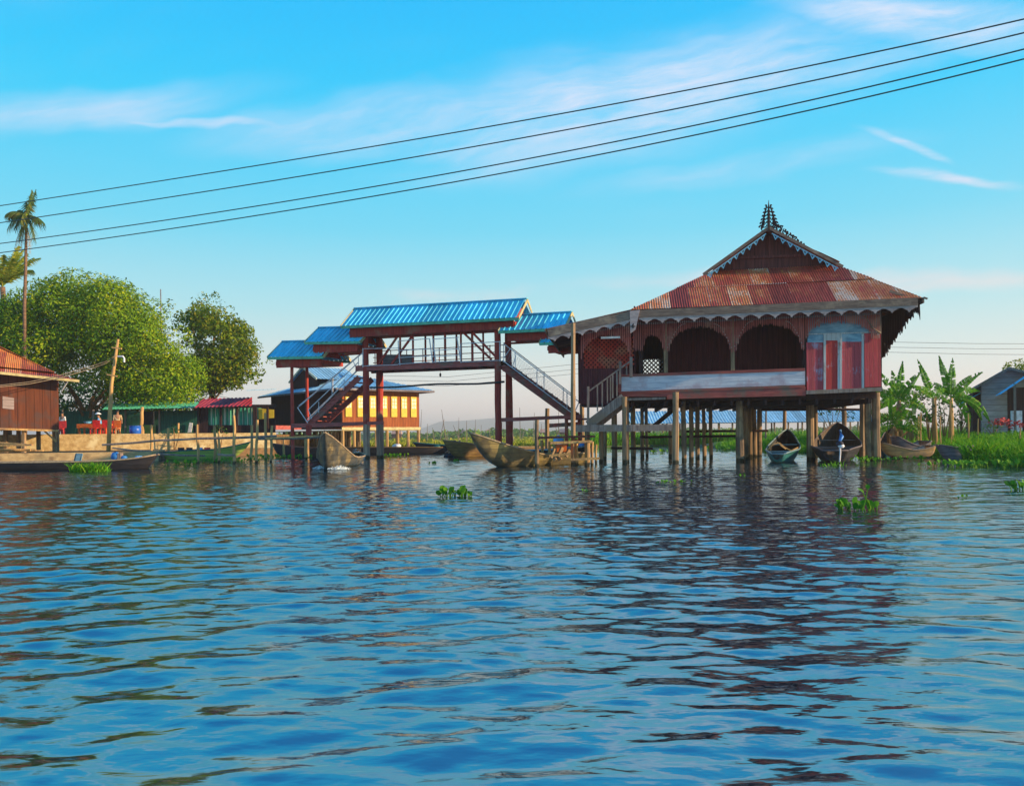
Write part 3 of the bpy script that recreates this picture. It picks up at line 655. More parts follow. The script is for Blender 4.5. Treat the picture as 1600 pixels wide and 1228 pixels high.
k = MB(); k.beam(HF.P(1443, 465, EF), HF.P(1449, 467, EF), .06, .05); k.beam(ER-V((0, 0, .08)), ER+uy*DEP-V((0, 0, .08)), .05, .16); k.beam(LL-V((0, 0, .06)), LL+uy*DEP-V((0, 0, .06)), .05, .12)
for i in range(16):
    yy = .2+i*.58; a = ER+uy*yy; q = HF.w(loc(HF.P(1378, 484, 0)).x, lER.y+yy, a.z+.05+.62*0); k.beam(a-V((0, 0, .1)), V((q.x, q.y, a.z+.28)), .06, .08)
k.build_sep('side_eave', M['fascia'], H)
# ragged hangings under the right eave
def ragged(name, lx, y0, y1, ztop, fn, n=70):
    m = MB(); pts = []; rg = random.Random(4)
    for i in range(n+1):
        y = y0+(y1-y0)*i/n; z = fn(y)+(rg.uniform(-.17, .02) if i % 2 else rg.uniform(-.02, .05)); xo = .03*math.sin(i*1.3)
        pts += [HF.w(lx, y, ztop), HF.w(lx+xo, y, z), HF.w(lx-.03, y, ztop), HF.w(lx+xo-.03, y, z)]
    for i in range(n):
        a = i*4; b_ = a+4; m.add([pts[j] for j in (a, b_, b_+1, a+1, a+2, b_+2, b_+3, a+3)], [(0, 1, 2, 3), (7, 6, 5, 4), (3, 2, 6, 7), (0, 4, 5, 1)])
    return m.build(name, M['dark_wood'], H)
lx = lER.x-.12; zt = ER.z-.08
def rag(y): 
    # lower edge: climbs from deep at the back to nothing at the corner
    return zt-.20-.27*max(0, (y-EF))**1.15
ragged('hanging_thatch', lx, EF+.02, 3.8, zt, rag, 90)
k = MB()
for (x, y0, y1) in ((1433, 478, 492), (1436, 476, 500), (1428, 482, 490), (1385, 540, 556), (1381, 536, 543), (1388, 540, 546)): k.tube([HF.P(x, y0, EF+.1 if x > 1400 else 1.2), HF.P(x+.6, (y0+y1)/2, EF+.1 if x > 1400 else 1.2), HF.P(x+1.6, y1, EF+.1 if x > 1400 else 1.2)], [.03, .03, .008], 5)
k.build_sep('loose_strip', M['dark_wood'], H)
# hanging slat fringes with arched lower edge
def fringe(pA, pB, arch_x0, arch_x1, arch_top, foot, ly=-.12, topoff=0, name='fringe'):
    m = MB(); bead = MB(); x0 = pA[0]; x1 = pB[0]; n = int((x1-x0)/2.9)
    for i in range(n):
        px = x0+(i+.5)*(x1-x0)/n; ytop = pA[1]+(pB[1]-pA[1])*(px-x0)/(x1-x0)
        if arch_x0 < px < arch_x1:
            u = (px-(arch_x0+arch_x1)/2)/((arch_x1-arch_x0)/2); yb = foot-(foot-arch_top)*math.sqrt(max(0, 1-abs(u)**2.3))
        else: yb = foot
        yb += random.uniform(-2.5, 1.6); w_ = .042; jl = random.uniform(-.012, .012)
        a = HF.P(px, ytop-4, ly+jl); b_ = HF.P(px, max(yb, ytop+2), ly+jl); dx = HF.ux*w_/2*random.uniform(.8, 1.15); t = HF.uy*.012
        m.hexa(b_-dx, b_+dx, b_+dx+t, b_-dx+t, a-dx, a+dx, a+dx+t, a-dx+t)
        tip = b_-V((0, 0, .07)); m.add([b_-dx, b_+dx, tip, b_-dx+t, b_+dx+t, tip+t], [(0, 1, 2), (5, 4, 3), (0, 2, 5, 3), (2, 1, 4, 5)])
        c = HF.P(px, ytop+9, ly-.03); bead.box(c, .028, .012, .07, HF.a)
    o = m.build(name, M['fringe'], H); bead.build('bead_row', M['scallop'], o)
fringe((1002, 497), (1040, 495), 1005, 1036, 523, 547)
fringe((1041, 495), (1145, 491), 1046, 1141, 510, 549)
fringe((1146, 491), (1257, 486), 1151, 1253, 506, 547)
fringe((1258, 486), (1375, 481), 1262, 1362, 502, 528)
fringe((907, 513), (986, 498), 910, 984, 524, 560, ly=-.3)
fringe((989, 497), (1002, 496), 900, 901, 523, 545, ly=-.25)
# arch braces: beaded arcs
k = MB()
for (x0, x1, yt, yb) in ((1041, 1145, 504, 543), (1146, 1257, 500, 541), (1258, 1376, 495, 527)):
    for (xa, d) in ((x0, 1), (x1, -1)):
        for i in range(12):
            t = i/11; px = xa+d*(2+27*t); py = yb-(yb-yt)*math.sin(t*math.pi/2)*.95; k.box(HF.P(px, py, -.17), .030, .012, .035, HF.a)
k.build('beaded_arc', M['scallop'], H)
k = MB(); k.beam(HF.P(905, 512, .0), HF.P(986, 498, .0), .12, .14); k.beam(HF.P(986, 494, 0), HF.P(1378, 478, 0), .14, .16); k.beam(HF.w(-8.2, 2.2, FZ+2.45), HF.w(2.7, 2.2, FZ+2.45), .1, .14)
for yy in (0, 2.2, 4.4, 6.6, 8): k.beam(HF.w(2.7, yy, EL.z-.1), HF.w(-6.2, yy, EL.z-.1), .1, .12)
k.build_sep('tie_beam', M['dark_wood'], H)
# veranda posts
def hpost(px, pyt, pyb, ly, w_, mat='post_wood', name='veranda_post'):
    m = MB(); A = HF.P(px, pyb, ly); B_ = HF.P(px, pyt, ly); B_ = V((A.x, A.y, B_.z)); m.beam(A, B_, w_, w_, up=HF.uy); return m.build(name, M[mat], H)
hpost(1040.5, 494, 586, -.02, .13); hpost(1145, 490, 583, -.02, .12); hpost(1258, 484, 606, .06, .13, 'dark_wood'); hpost(1002, 497, 590, .4, .15, 'dark_wood')
for px in (1362, 1367.5, 1372, 1375.5): hpost(px, 483, 522, -.03, .055, 'grey_wood', 'corner_slat')
k = MB(); k.tube([HF.P(1351, 492, -.1), HF.P(1362, 512, -.1), HF.P(1376, 521, -.1)], .035, 5); k.build('corner_brace', M['fascia'], H)
# floor, beams
fx0 = HF.hit(968, 615)[0]; fx1 = HF.hit(1377, 604)[0]
k = MB(); HF.bx(k, fx0, fx1, .0, 8.2, FZ-.12, FZ-.04); k.build('floor', M['dark_wood'], H)
k = MB()
for yy in (.25, 2.0, 3.9, 5.8, 7.7): HF.bx(k, fx0+.1, fx1-.1, yy, yy+.14, FZ-.38, FZ-.122)
for i in range(15):
    xx = fx0+.4+i*(fx1-fx0-.8)/14; HF.bx(k, xx, xx+.08, .05, 8.1, FZ-.55, FZ-.382)
k.build_sep('floor_joists', M['dark_wood'], H)
k = MB(); HF.slab(k, (1042, 623.5), (1259, 618), (1259, 604.5), (1042, 611), -.10, .09); HF.slab(k, (968, 620), (1042, 619.5), (1042, 612), (966, 615), -.08, .08); k.build_sep('edge_beam', M['maroon_beam'], H)
k = MB(); HF.slab(k, (1260, 616), (1379, 611), (1379, 605), (1260, 610), -.11, .1); HF.slab(k, (980, 626), (1040, 624), (1040, 620.5), (980, 622), -.05, .06); k.build_sep('sill_board', M['grey_wood'], H)
# balustrade boards
k = MB(); HF.slab(k, (971, 611.5), (1258, 601), (1258, 579.5), (971, 589), -.10, .04); k.build('balustrade_boards', M['white_panel'], H)
k = MB(); HF.slab(k, (966, 589), (1258, 579.5), (1258, 575), (966, 585), -.13, .10); HF.slab(k, (967, 615), (1258, 605), (1258, 601.3), (967, 611.8), -.125, .03); HF.slab(k, (966, 613), (971, 613), (971, 588), (966, 588), -.12, .07); k.build_sep('balustrade_rail', M['maroon_beam'], H)
# red painted wall of panels at the right end
pan = [((1260, 535), (1286, 535), (1287, 610.5), (1261, 611.5), 'red_panel_worn', 0), ((1290.5, 532), (1308.5, 532), (1312, 609), (1291, 609.5), 'red_panel_deep', 0), ((1315.5, 534), (1346, 534), (1346, 609), (1315.5, 609.5), 'red_panel_worn', 0), ((1350.5, 521), (1376, 521), (1377, 604), (1351, 605), 'red_panel', -.03)]
for (a, b_, c, d, mt, off) in pan:
    k = MB(); HF.slab(k, d, c, b_, a, -.055+off, .04); k.build('painted_panel', M[mt], H, label={'red_panel_worn': 'faded red board panel', 'red_panel_deep': 'deep red door panel in a white frame', 'red_panel': 'bright red board panel at the corner'}[mt])
k = MB(); HF.slab(k, (1262, 536), (1288, 535), (1288, 522), (1262, 524), -.045, .03); HF.slab(k, (1315, 534.5), (1347, 534), (1347, 520), (1315, 521), -.045, .03); HF.slab(k, (1262, 524), (1376, 520), (1376, 487), (1262, 490), .0, .05)
k.build_sep('blue_boards', M['lightblue'], H)
k = MB()
for (x0, x1) in ((1287, 1290.6), (1312.3, 1315.6), (1346.5, 1350.2)): HF.slab(k, (x0, 610), (x1, 610), (x1, 521), (x0, 522), -.075, .05)
HF.slab(k, (1290.7, 532), (1312, 532), (1312, 521.5), (1290.7, 522), -.06, .045); HF.slab(k, (1262, 523), (1376, 519.5), (1376, 518), (1262, 521.5), -.085, .03); HF.slab(k, (1308.8, 609), (1312.2, 609), (1312.2, 532), (1308.8, 532), -.06, .04)
k.build_sep('white_frame', M['old_white'], H)
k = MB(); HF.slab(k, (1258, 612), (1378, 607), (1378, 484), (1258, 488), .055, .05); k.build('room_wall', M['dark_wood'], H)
# inner walls and side wall
xr = HF.hit(1377, 560)[0]; xc_ = HF.hit(1258, 560)[0]; xh = HF.hit(1042, 560, 2.2)[0]; xl = HF.hit(906, 560, .5)[0]
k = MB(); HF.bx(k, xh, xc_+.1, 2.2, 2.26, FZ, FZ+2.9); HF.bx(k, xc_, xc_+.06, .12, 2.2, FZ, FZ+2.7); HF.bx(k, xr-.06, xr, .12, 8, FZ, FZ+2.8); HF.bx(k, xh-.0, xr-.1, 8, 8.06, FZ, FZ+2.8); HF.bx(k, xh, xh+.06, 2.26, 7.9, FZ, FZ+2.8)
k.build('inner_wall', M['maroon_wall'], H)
# passage closed by a lattice panel with the sky behind
xp0 = HF.hit(990, 560, 5)[0]
def lattice(mb, x0, x1, z0, z1, ly, step=.16, w_=.035, clip=None):
    n = int((x1-x0+z1-z0)/step)+1
    for sgn in (1, -1):
        for i in range(n):
            c = i*step; pts = []
            # line x - x0 + z - z0 = c  (or mirrored)
            xa = max(0, c-(z1-z0)); xb = min(c, x1-x0)
            if xb-xa < .02: continue
            za, zb = c-xa, c-xb
            if sgn < 0: xa, xb = (x1-x0)-xa, (x1-x0)-xb
            mb.beam(HF.w(x0+xa, ly+(.006 if sgn > 0 else 0), z0+za), HF.w(x0+xb, ly+(.006 if sgn > 0 else 0), z0+zb), w_, .008, up=HF.uy)
k = MB(); xa_, za_ = HF.hit(1010, 586, 5); xb_, zb_ = HF.hit(1041, 561, 5); lattice(k, xa_-.2, xb_+.5, za_-.3, zb_, 5, .17, .05); k.build('lattice_panel', M['dark_wood'], H)
k = MB(); HF.bx(k, xp0-1.6, xb_+.5, 5, 5.05, zb_, FZ+3); HF.bx(k, xp0-1.6, xa_-.2, 5, 5.05, FZ, zb_); xq = HF.hit(991, 560, .7)[0]; HF.bx(k, xq, xq+.05, .55, 5, FZ-.3, FZ+3)
k.build_sep('passage_wall', M['maroon_wall'], H)
# left wall: boards below, lattice above
LY = .5
k = MB(); HF.slab(k, (906, 631), (990, 634), (990, 576), (906, 576), LY, .05); HF.slab(k, (906, 576), (912, 576), (912, 520), (906, 520), LY, .05); HF.slab(k, (905, 530), (990, 524), (990, 505), (905, 515), LY, .05)
k.build_sep('left_wall', M['maroon_wall'], H)
k = MB(); a_ = HF.hit(912, 576, LY); b_ = HF.hit(990, 526, LY); lattice(k, a_[0], b_[0], a_[1], b_[1], LY+.01, .155, .055); k.build('left_lattice', M['maroon'], H)
k = MB(); z1_ = HF.hit(950, 552, 3.2)[1]; z2_ = HF.hit(950, 572, 3.2)[1]; xs1, xs2 = HF.hit(936, 560, 3.2)[0], HF.hit(941, 560, 3.2)[0]; xs3, xs4 = HF.hit(955, 560, 3.2)[0], HF.hit(958, 560, 3.2)[0]
HF.bx(k, xl-.2, xs1, 3.2, 3.25, FZ-.3, FZ+2.6); HF.bx(k, xs2, xs3, 3.2, 3.25, FZ-.3, FZ+2.6); HF.bx(k, xs4, xq, 3.2, 3.25, FZ-.3, FZ+2.6); HF.bx(k, xs1, xs4, 3.21, 3.24, z1_, FZ+2.6); HF.bx(k, xs1, xs4, 3.21, 3.24, FZ-.3, z2_)
HF.bx(k, xl-.05, xl, LY+.05, 3.2, FZ-.35, FZ+2.4); HF.bx(k, xl, xq, LY+.05, 3.2, FZ-.45, FZ-.38)
k.build_sep('left_room', M['maroon_wall'], H)
k = MB(); k.beam(HF.P(939, 528, -.35), HF.P(969, 527, -.35), .05, .07); fl = k.build('tube_lamp', M['lamp_white'], H)
# stilts
FZB = FZ-.12
def stilt(px, pyb, wpx, top=None, mat='post_wood', round_=True, name='stilt', parent=None):
    g_ = G(px, pyb); r_ = wpx/2/1280*g_.y; m = MB(); zt_ = FZB if top is None else W(px, top, g_.y).z
    if round_: m.pole(V((g_.x, g_.y, -1.2)), V((g_.x+random.uniform(-.03, .03), g_.y, zt_)), r_*1.05, r_*.95, 9, .012)
    else: m.beam(V((g_.x, g_.y, -1.2)), V((g_.x, g_.y, zt_)), r_*2, r_*2, up=HF.uy)
    return m.build(name, M[mat], parent or H)
for (px, pyb, w_) in ((979, 723, 9), (1056, 724.5, 10), (1069, 721, 8), (1080, 719.5, 7), (1090, 717.5, 7), (1100.5, 717, 6), (1111, 716, 6), (1156, 721.5, 12), (1165, 718, 8), (1171.5, 716, 7), (1179, 714.5, 8), (1186, 713, 8), (1266, 719.5, 12), (1274, 715.5, 7), (1348, 717.5, 9), (1357, 719, 10), (1369, 719, 13),
                      (990, 716, 8), (1004, 714, 6), (1011, 713, 5), (1226, 711.5, 6), (1320, 711, 7)):
    stilt(px, pyb, w_, round_=random.random() < .7 or w_ < 9)
# lower ties under the floor
k = MB()
for (a, b_, Y) in (((1190, 640.5), (1262, 640), 33), ((1262, 639), (1345, 640), 33), ((1000, 683), (1165, 681), 31.5), ((1068, 674), (1200, 673), 33), ((955, 700), (1020, 701), 30)): k.tube([W(*a, Y), W(*b_, Y)], .055, 6)
k.beam(W(1012, 674, 31), W(1052, 640, 31), .09, .16); k.build_sep('under_tie', M['dark_wood'], H)
k = MB(); k.tube([G(1196, 700)+V((0, 0, -.5)), W(1197, 638, G(1196, 700).y)], .06, 6); k.build('stilt', M['grey_wood'], H)

# ------------------------------------------------------------------ stairs and landing in front of the left bay
ST = empty('entrance_stairs', G(940, 723), 'grey wooden stairs with railing and landing climbing to the old house', 'stairs')
SY = -.55
k = MB(); k.beam(HF.P(919, 664, SY), HF.P(975, 621, SY), .06, .30, up=(0, 0, 1)); k.beam(HF.P(928, 668, SY+.95), HF.P(978, 628, SY+.95), .06, .26); k.build_sep('stringer', M['grey_wood'], ST)
for i in range(9):
    t_ = (i+.5)/9; k = MB(); a = HF.P(921, 663, SY).lerp(HF.P(973, 622, SY), t_); k.beam(a+V((0, 0, .06)), a+HF.uy*.95+V((0, 0, .06)), .22, .035); k.build('tread', M['grey_wood'], ST)
k = MB(); k.beam(HF.P(919, 612, SY), HF.P(984, 565, SY), .05, .05); k.build('handrail', M['grey_wood'], ST)
for (px, yt, yb) in ((933.5, 603, 643), (941, 598, 638), (949, 592, 630), (954, 589, 626), (957.5, 586, 622), (964, 581, 620), (979, 572, 586)):
    k = MB(); k.beam(HF.P(px, yb, SY), HF.P(px, yt, SY), .045, .045, up=HF.uy); k.build('baluster', M['grey_wood'], ST)
for (px, yt, yb, w_) in ((919, 604, 664, .08), (986, 558, 590, .10), (969, 570, 600, .07)):
    k = MB(); k.beam(HF.P(px, yb, SY), HF.P(px, yt, SY), w_, w_, up=HF.uy)
    if px == 969: k.ball(HF.P(969, 568, SY), .05, .05, .10, 8)
    k.build('newel', M['grey_wood'], ST)
k = MB(); HF.slab(k, (898, 675), (1056, 673), (1056, 663), (898, 664), SY-.12, .08); k.build('landing_beam', M['grey_wood'], ST)
k = MB(); a_ = HF.hit(900, 665, SY); b_ = HF.hit(962, 664.5, SY)
for i in range(9): HF.bx(k, a_[0]+(b_[0]-a_[0])*i/9, a_[0]+(b_[0]-a_[0])*(i+.92)/9, SY-.1, SY+1.3, a_[1]-.02, a_[1]+.02)
k.build('landing_boards', M['grey_wood'], ST)
for (px, yt, pyb, w_) in ((895.5, 505, 727, 7), (939, 664, 722.5, 7), (945, 664, 718, 6), (960, 645, 720, 9), (976, 620, 724.5, 8), (918, 664, 716, 8), (909, 632, 712, 7), (1047, 664, 715, 6)):
    g_ = G(px, pyb); m = MB(); m.pole(V((g_.x, g_.y, -1.2)), W(px, yt, g_.y), w_/2/1280*g_.y, None, 8, .012); m.build('post', M['post_wood'], ST)
# ================================================================== THE COVERED FOOTBRIDGE
b0_ = G(572, 716.5); BF = Frame((b0_.x, b0_.y), 19)
B = empty('footbridge', (b0_.x+3, b0_.y-1, 0), 'maroon timber footbridge with bright blue metal roofs in three steps and stairs down both ends', 'bridge')
BW = 1.35      # width between front and rear posts
def bpart(name, mb, mat, **kw): return (mb.build_sep if name in ('cross_beam', 'low_beam', 'deck_beam') else mb.build)(name, M[mat], B, **kw)
def bx_(px, py, ly=0): return BF.hit(px, py, ly)
# gable roofs: front slope rises from eave (ly=-.55) to ridge (ly=BW/2)
def broof(e0, e1, ridge_dz, name='roof', y0=-.55, y1=BW+.55, mat='blue_roof', fasc=True, ov=0):
    xa, za = BF.hit(*e0, y0); xb, zb = BF.hit(*e1, y0); z = (za+zb)/2; ym = (y0+y1)/2
    r = MB(); A = BF.w(xa, y0, za); Bq = BF.w(xb, y0, zb); C = BF.w(xb, ym, zb+ridge_dz); D = BF.w(xa, ym, za+ridge_dz)
    corr(r, A, Bq, C, D, .24, .035, True); corr(r, BF.w(xb, y1, zb), BF.w(xa, y1, za), D, C, .24, .035, True)
    ro = bpart(name, r, mat)
    k = MB(); k.beam(D+V((0, 0, .03)), C+V((0, 0, .03)), .20, .04); k.build('ridge_cap', M['blue_roof'], ro)
    k = MB(); k.beam(A-V((0, 0, .06)), Bq-V((0, 0, .06)), .03, .12); k.beam(BF.w(xb, y1, zb-.06), BF.w(xa, y1, za-.06), .03, .12); k.build('eave_board', M['green_trim'], ro)
    k = MB()
    for x, zz in ((xa-.015, za), (xb+.015, zb)):
        k.beam(BF.w(x, y0, zz-.03), BF.w(x, ym, zz+ridge_dz-.03), .03, .13); k.beam(BF.w(x, y1, zz-.03), BF.w(x, ym, zz+ridge_dz-.03), .03, .13)
    k.build_sep('gable_trim', M['yellow_trim'], ro)
    k = MB()
    for x, zz in ((xa+.35, za), (xb-.35, zb)):
        th = BF.ux*.04; p = [BF.w(x, y0+.3, zz+.05), BF.w(x, y1-.3, zz+.05), BF.w(x, ym, zz+ridge_dz-.12)]; k.add(p+[q+th for q in p], [(0, 1, 2), (5, 4, 3), (0, 3, 4, 1)])
    k.build('gable_end', M['maroon'], ro)
    k = MB(); BF.bx(k, xa+.25, xb-.25, y0+.28, y1-.28, min(za, zb)-.30, min(za, zb)-.12); BF.bx(k, xa+.3, xb-.3, y0+.25, y0+.33, min(za, zb)-.42, min(za, zb)+.02); k.build('wall_plate', M['maroon'], ro)
    return xa, xb, z
broof((533, 509.5), (810, 496), .95)
broof((476, 534.5), (563, 533), .80)
broof((418, 558), (505, 556.5), .85)
broof((779, 517), (882, 512), .80)
broof((843, 535.5), (925, 532), .80)
# main posts
def bpost(px, pyt, ly, r_, pyb=None, mat='maroon', name='post', lower='bridge_foot'):
    x, zt = BF.hit(px, pyt, ly); m = MB(); zsp = 1.55
    if lower: m.pole(BF.w(x, ly, zsp), BF.w(x, ly, zt), r_, r_*.9, 10, .015)
    else: m.pole(BF.w(x, ly, -1.2), BF.w(x, ly, zt), r_, r_*.9, 10, .02)
    o = bpart(name, m, mat)
    if lower:
        m = MB(); m.pole(BF.w(x, ly, -1.2), BF.w(x, ly, zsp+.02), r_*1.06, r_*1.03, 10, .012); m.build('post_foot', M[lower], o)
    return x
xL = bpost(571, 510, 0, .15); bpost(592, 505, BW, .17); xR = bpost(777, 500, 0, .14, lower='maroon'); bpost(794, 500, BW, .16, lower='maroon')
xs_ = bpost(456, 557, 0, .085, lower=None, mat='maroon'); bpost(479, 557, BW, .08, lower='pale_post')
# deck
xa, za = bx_(557, 573); xb, zb = bx_(783, 565); DZ = (za+zb)/2
k = MB(); BF.bx(k, xa, xb, -.10, -.02, DZ-.20, DZ+.06); BF.bx(k, xa, xb, BW+.02, BW+.10, DZ-.20, DZ+.06); bpart('deck_beam', k, 'maroon_beam')
k = MB(); n = 40
for i in range(n): BF.bx(k, xa+(xb-xa)*i/n, xa+(xb-xa)*(i+.93)/n, -.015, BW+.015, DZ-.03, DZ+.02)
for i in range(8): BF.bx(k, xa+.2+(xb-xa-.5)*i/7, xa+.3+(xb-xa-.5)*i/7, 0, BW, DZ-.16, DZ-.032)
bpart('deck_boards', k, 'dark_wood')
RZ = bx_(640, 511)[1]
for ly in (.02, BW-.02):
    for (x0, y0, x1, y1) in ((588, 574, 627, 517), (609, 573, 651, 516), (715, 511, 768, 562), (731, 512, 778, 561)):
        k = MB(); k.beam(BF.P(x0, y0, ly), BF.P(x1, y1, ly), .07, .09); bpart('brace', k, 'maroon')
    for px in (625, 645, 677, 695, 720, 738):
        x, _ = bx_(px, 540, 0); k = MB(); BF.bx(k, x-.035, x+.035, ly-.035, ly+.035, DZ, RZ); bpart('roof_post', k, 'maroon')
    k = MB(); BF.bx(k, xa+.1, xb-.1, ly-.04, ly+.04, RZ-.1, RZ); bpart('top_plate', k, 'maroon')
# railings of metal tube along the deck, panels slightly tilted as in the photo
def rail(px0, px1, ys_, ly, posts, tilt=0):
    k = MB()
    for (ya, yb) in ys_: k.tube([BF.P(px0, ya, ly), BF.P(px1, yb, ly)], .018, 6)
    for (p0, y0, p1, y1) in posts: k.tube([BF.P(p0, y0, ly), BF.P(p1, y1, ly)], .024, 6)
    bpart('railing', k, 'rail_metal')
rail(566, 622, [(545, 544), (572, 570)], -.14, [(567, 545, 567, 574), (622, 533, 625, 571)])
rail(622, 671, [(533, 529), (548, 545), (559, 556), (569, 566)], -.16, [(671, 529, 676, 567), (676, 529, 681, 567)])
rail(676, 717, [(530, 527), (548, 545), (557, 555), (566, 564)], -.16, [(714, 528, 720, 564)])
rail(720, 782, [(537, 534), (566, 563)], -.14, [(720, 538, 720, 567), (781, 533, 781, 565)])
k = MB()
for zf in (.3, .55, .85): k.tube([BF.w(xa+.1, BW+.05, DZ+zf), BF.w(xb-.1, BW+.05, DZ+zf)], .02, 6)
for i in range(9): x = xa+.2+(xb-xa-.4)*i/8; k.tube([BF.w(x, BW+.05, DZ), BF.w(x, BW+.05, DZ+.88)], .022, 6)
bpart('railing', k, 'maroon')
k = MB(); BF.slab(k, (598, 572), (644, 570), (644, 554), (598, 554), .45, .02); bpart('hanging_net', k, 'hull_grey')
# stairs at both ends
def bstairs(p_low, p_top, rail_off, ns, right):
    for ly in (.08, BW-.1):
        k = MB(); k.beam(BF.P(*p_low, ly if ly < .5 else .08)+BF.uy*(0 if ly < .5 else ly), BF.P(*p_top, .08)+BF.uy*(0 if ly < .5 else ly), .06, .26); bpart('stringer', k, 'maroon_beam')
    A = BF.P(*p_low, .08); T = BF.P(*p_top, .08)
    for i in range(ns):
        c = A.lerp(T, (i+.5)/ns)+V((0, 0, .10)); k = MB(); k.beam(c-BF.uy*.1, c+BF.uy*(BW-.08), .24, .04); bpart('tread', k, 'maroon_beam')
bstairs((482, 664), (561, 590), 0, 11, False); bstairs((893, 651), (785, 573), 0, 13, True)
def srail(pts, ly, bal, mesh=None):
    k = MB()
    for (a, b_) in pts: k.tube([BF.P(*a, ly), BF.P(*b_, ly)], .022, 6)
    for (a, b_) in bal: k.tube([BF.P(*a, ly), BF.P(*b_, ly)], .018, 6)
    bpart('stair_railing', k, 'rail_metal')
    if mesh:
        k = MB(); (a, b_, c, d) = [BF.P(*p, ly+.01) for p in mesh]; n = 30
        for i in range(n+1):
            t = i/n; k.tube([a.lerp(b_, t), d.lerp(c, min(1, t+.08))], .0035, 3); k.tube([a.lerp(b_, t), d.lerp(c, max(0, t-.08))], .0035, 3)
        for i in range(1, 7): k.tube([a.lerp(d, i/7), b_.lerp(c, i/7)], .0035, 3)
        bpart('wire_netting', k, 'mesh_wire')
srail([((465, 637), (566, 552)), ((480, 659), (566, 570)), ((465, 637), (481, 661)), ((482, 640), (560, 566))], -.05, [((518, 593), (519, 617)), ((498, 628), (498, 645)), ((560, 558), (560, 576)), ((482, 640), (487, 654)), ((551, 562), (556, 574)), ((538, 593), (537, 610))])
srail([((467, 634), (566, 551)), ((480, 655), (566, 572))], BW-.05, [((520, 590), (520, 613))])
srail([((787, 537), (905, 628)), ((785, 563), (895, 646)), ((905, 628), (895, 650))], -.05, [((805, 551), (805, 576)), ((839, 578), (839, 604)), ((850, 584), (850, 612)), ((886, 613), (886, 640)), ((787, 537), (787, 566)), ((787, 560), (797, 545)), ((800, 575), (806, 556))], ((789, 540), (900, 626), (892, 644), (789, 565)))
srail([((789, 536), (900, 621))], BW-.05, [((850, 580), (850, 605)), ((880, 606), (880, 630))])
# stair landings and ties
k = MB(); BF.slab(k, (455, 669), (598, 663), (598, 658), (455, 662), -.12, .10); p = bx_(480, 660, 0); BF.bx(k, p[0]-.75, p[0]+.2, -.02, BW+.1, p[1]-.10, p[1]-.04); bpart('low_beam', k, 'maroon_beam')
k = MB(); BF.slab(k, (783, 659), (908, 653), (908, 648), (783, 653), -.12, .10); BF.slab(k, (858, 668), (905, 665), (905, 659), (858, 662), .3, .1); p = bx_(893, 652, 0); BF.bx(k, p[0]-.3, p[0]+.9, -.02, BW+.1, p[1]-.10, p[1]-.04); bpart('low_beam', k, 'maroon_beam')
k = MB(); BF.slab(k, (478, 684), (486, 684), (486, 664), (478, 664), -.15, .05); bpart('beam_end', k, 'maroon')
x, z = bx_(885, 652, .2); k = MB(); BF.bx(k, x-.06, x+.06, .14, .26, -1.2, z); bpart('post', k, 'maroon')
x, z = bx_(905, 650, .9); k = MB(); BF.bx(k, x-.06, x+.06, .84, .96, -1.2, z); bpart('post', k, 'maroon')
k = MB(); BF.slab(k, (778, 506), (800, 504), (800, 499), (778, 500), BW, .06); k.beam(BF.P(500, 548, .3), BF.P(572, 545, .3), .06, .09); k.beam(BF.P(518, 556, .3), BF.P(590, 551, .3), .05, .07); k.beam(BF.P(787, 537, .3), BF.P(870, 533, .3), .06, .09); bpart('cross_beam', k, 'maroon')
k = MB(); k.beam(BF.P(523, 541, BW), BF.P(541, 562, BW), .05, .06); bpart('strut', k, 'yellow_trim')
# small lamp hanging beneath the deck
e = empty('hanging_lamp', BF.P(688, 588, .4), 'small dark lamp hanging under the middle of the footbridge', 'lamp'); k = MB(); k.tube([BF.P(688, 578, .4), BF.P(688, 583, .4)], .006, 5); k.build('cord', M['wire'], e)
k = MB(); k.tube([BF.P(688, 583, .4), BF.P(688, 585, .4), BF.P(688, 589, .4)], [.02, .05, .03], 8); k.build('bulb_holder', M['black'], e)
# black water pipe slung between the far house and the bridge posts
k = MB(); pts = [W(578+210*i/10, 605.5-8.5*i/10+.9*math.sin(i*.31*math.pi)*1.2, 37.2-2.2*i/10) for i in range(11)]; k.tube(pts, .045, 6); k.build('water_pipe', M['black'], None, True, label='black pipe slung across the channel under the footbridge', category='pipe')

# ================================================================== HOUSE WITH YELLOW WINDOWS
yc = W(535, 690, 52); YF = Frame((yc.x, yc.y), -38)       # x along the sunlit side (right), y going back-left
Y_ = empty('window_house', (yc.x+3, yc.y+4, 0), 'brown house on stilts with yellow windows and pale blue hip roof behind the footbridge', 'house')
x1 = YF.hit(655, 640)[0]; zt = YF.w(0, 0, 0)
zf = W(535, 668, 52).z; ze = W(535, 605, 52).z; LB = None
# second face runs from the corner to the left
LFr = Frame((yc.x, yc.y), -38+90)
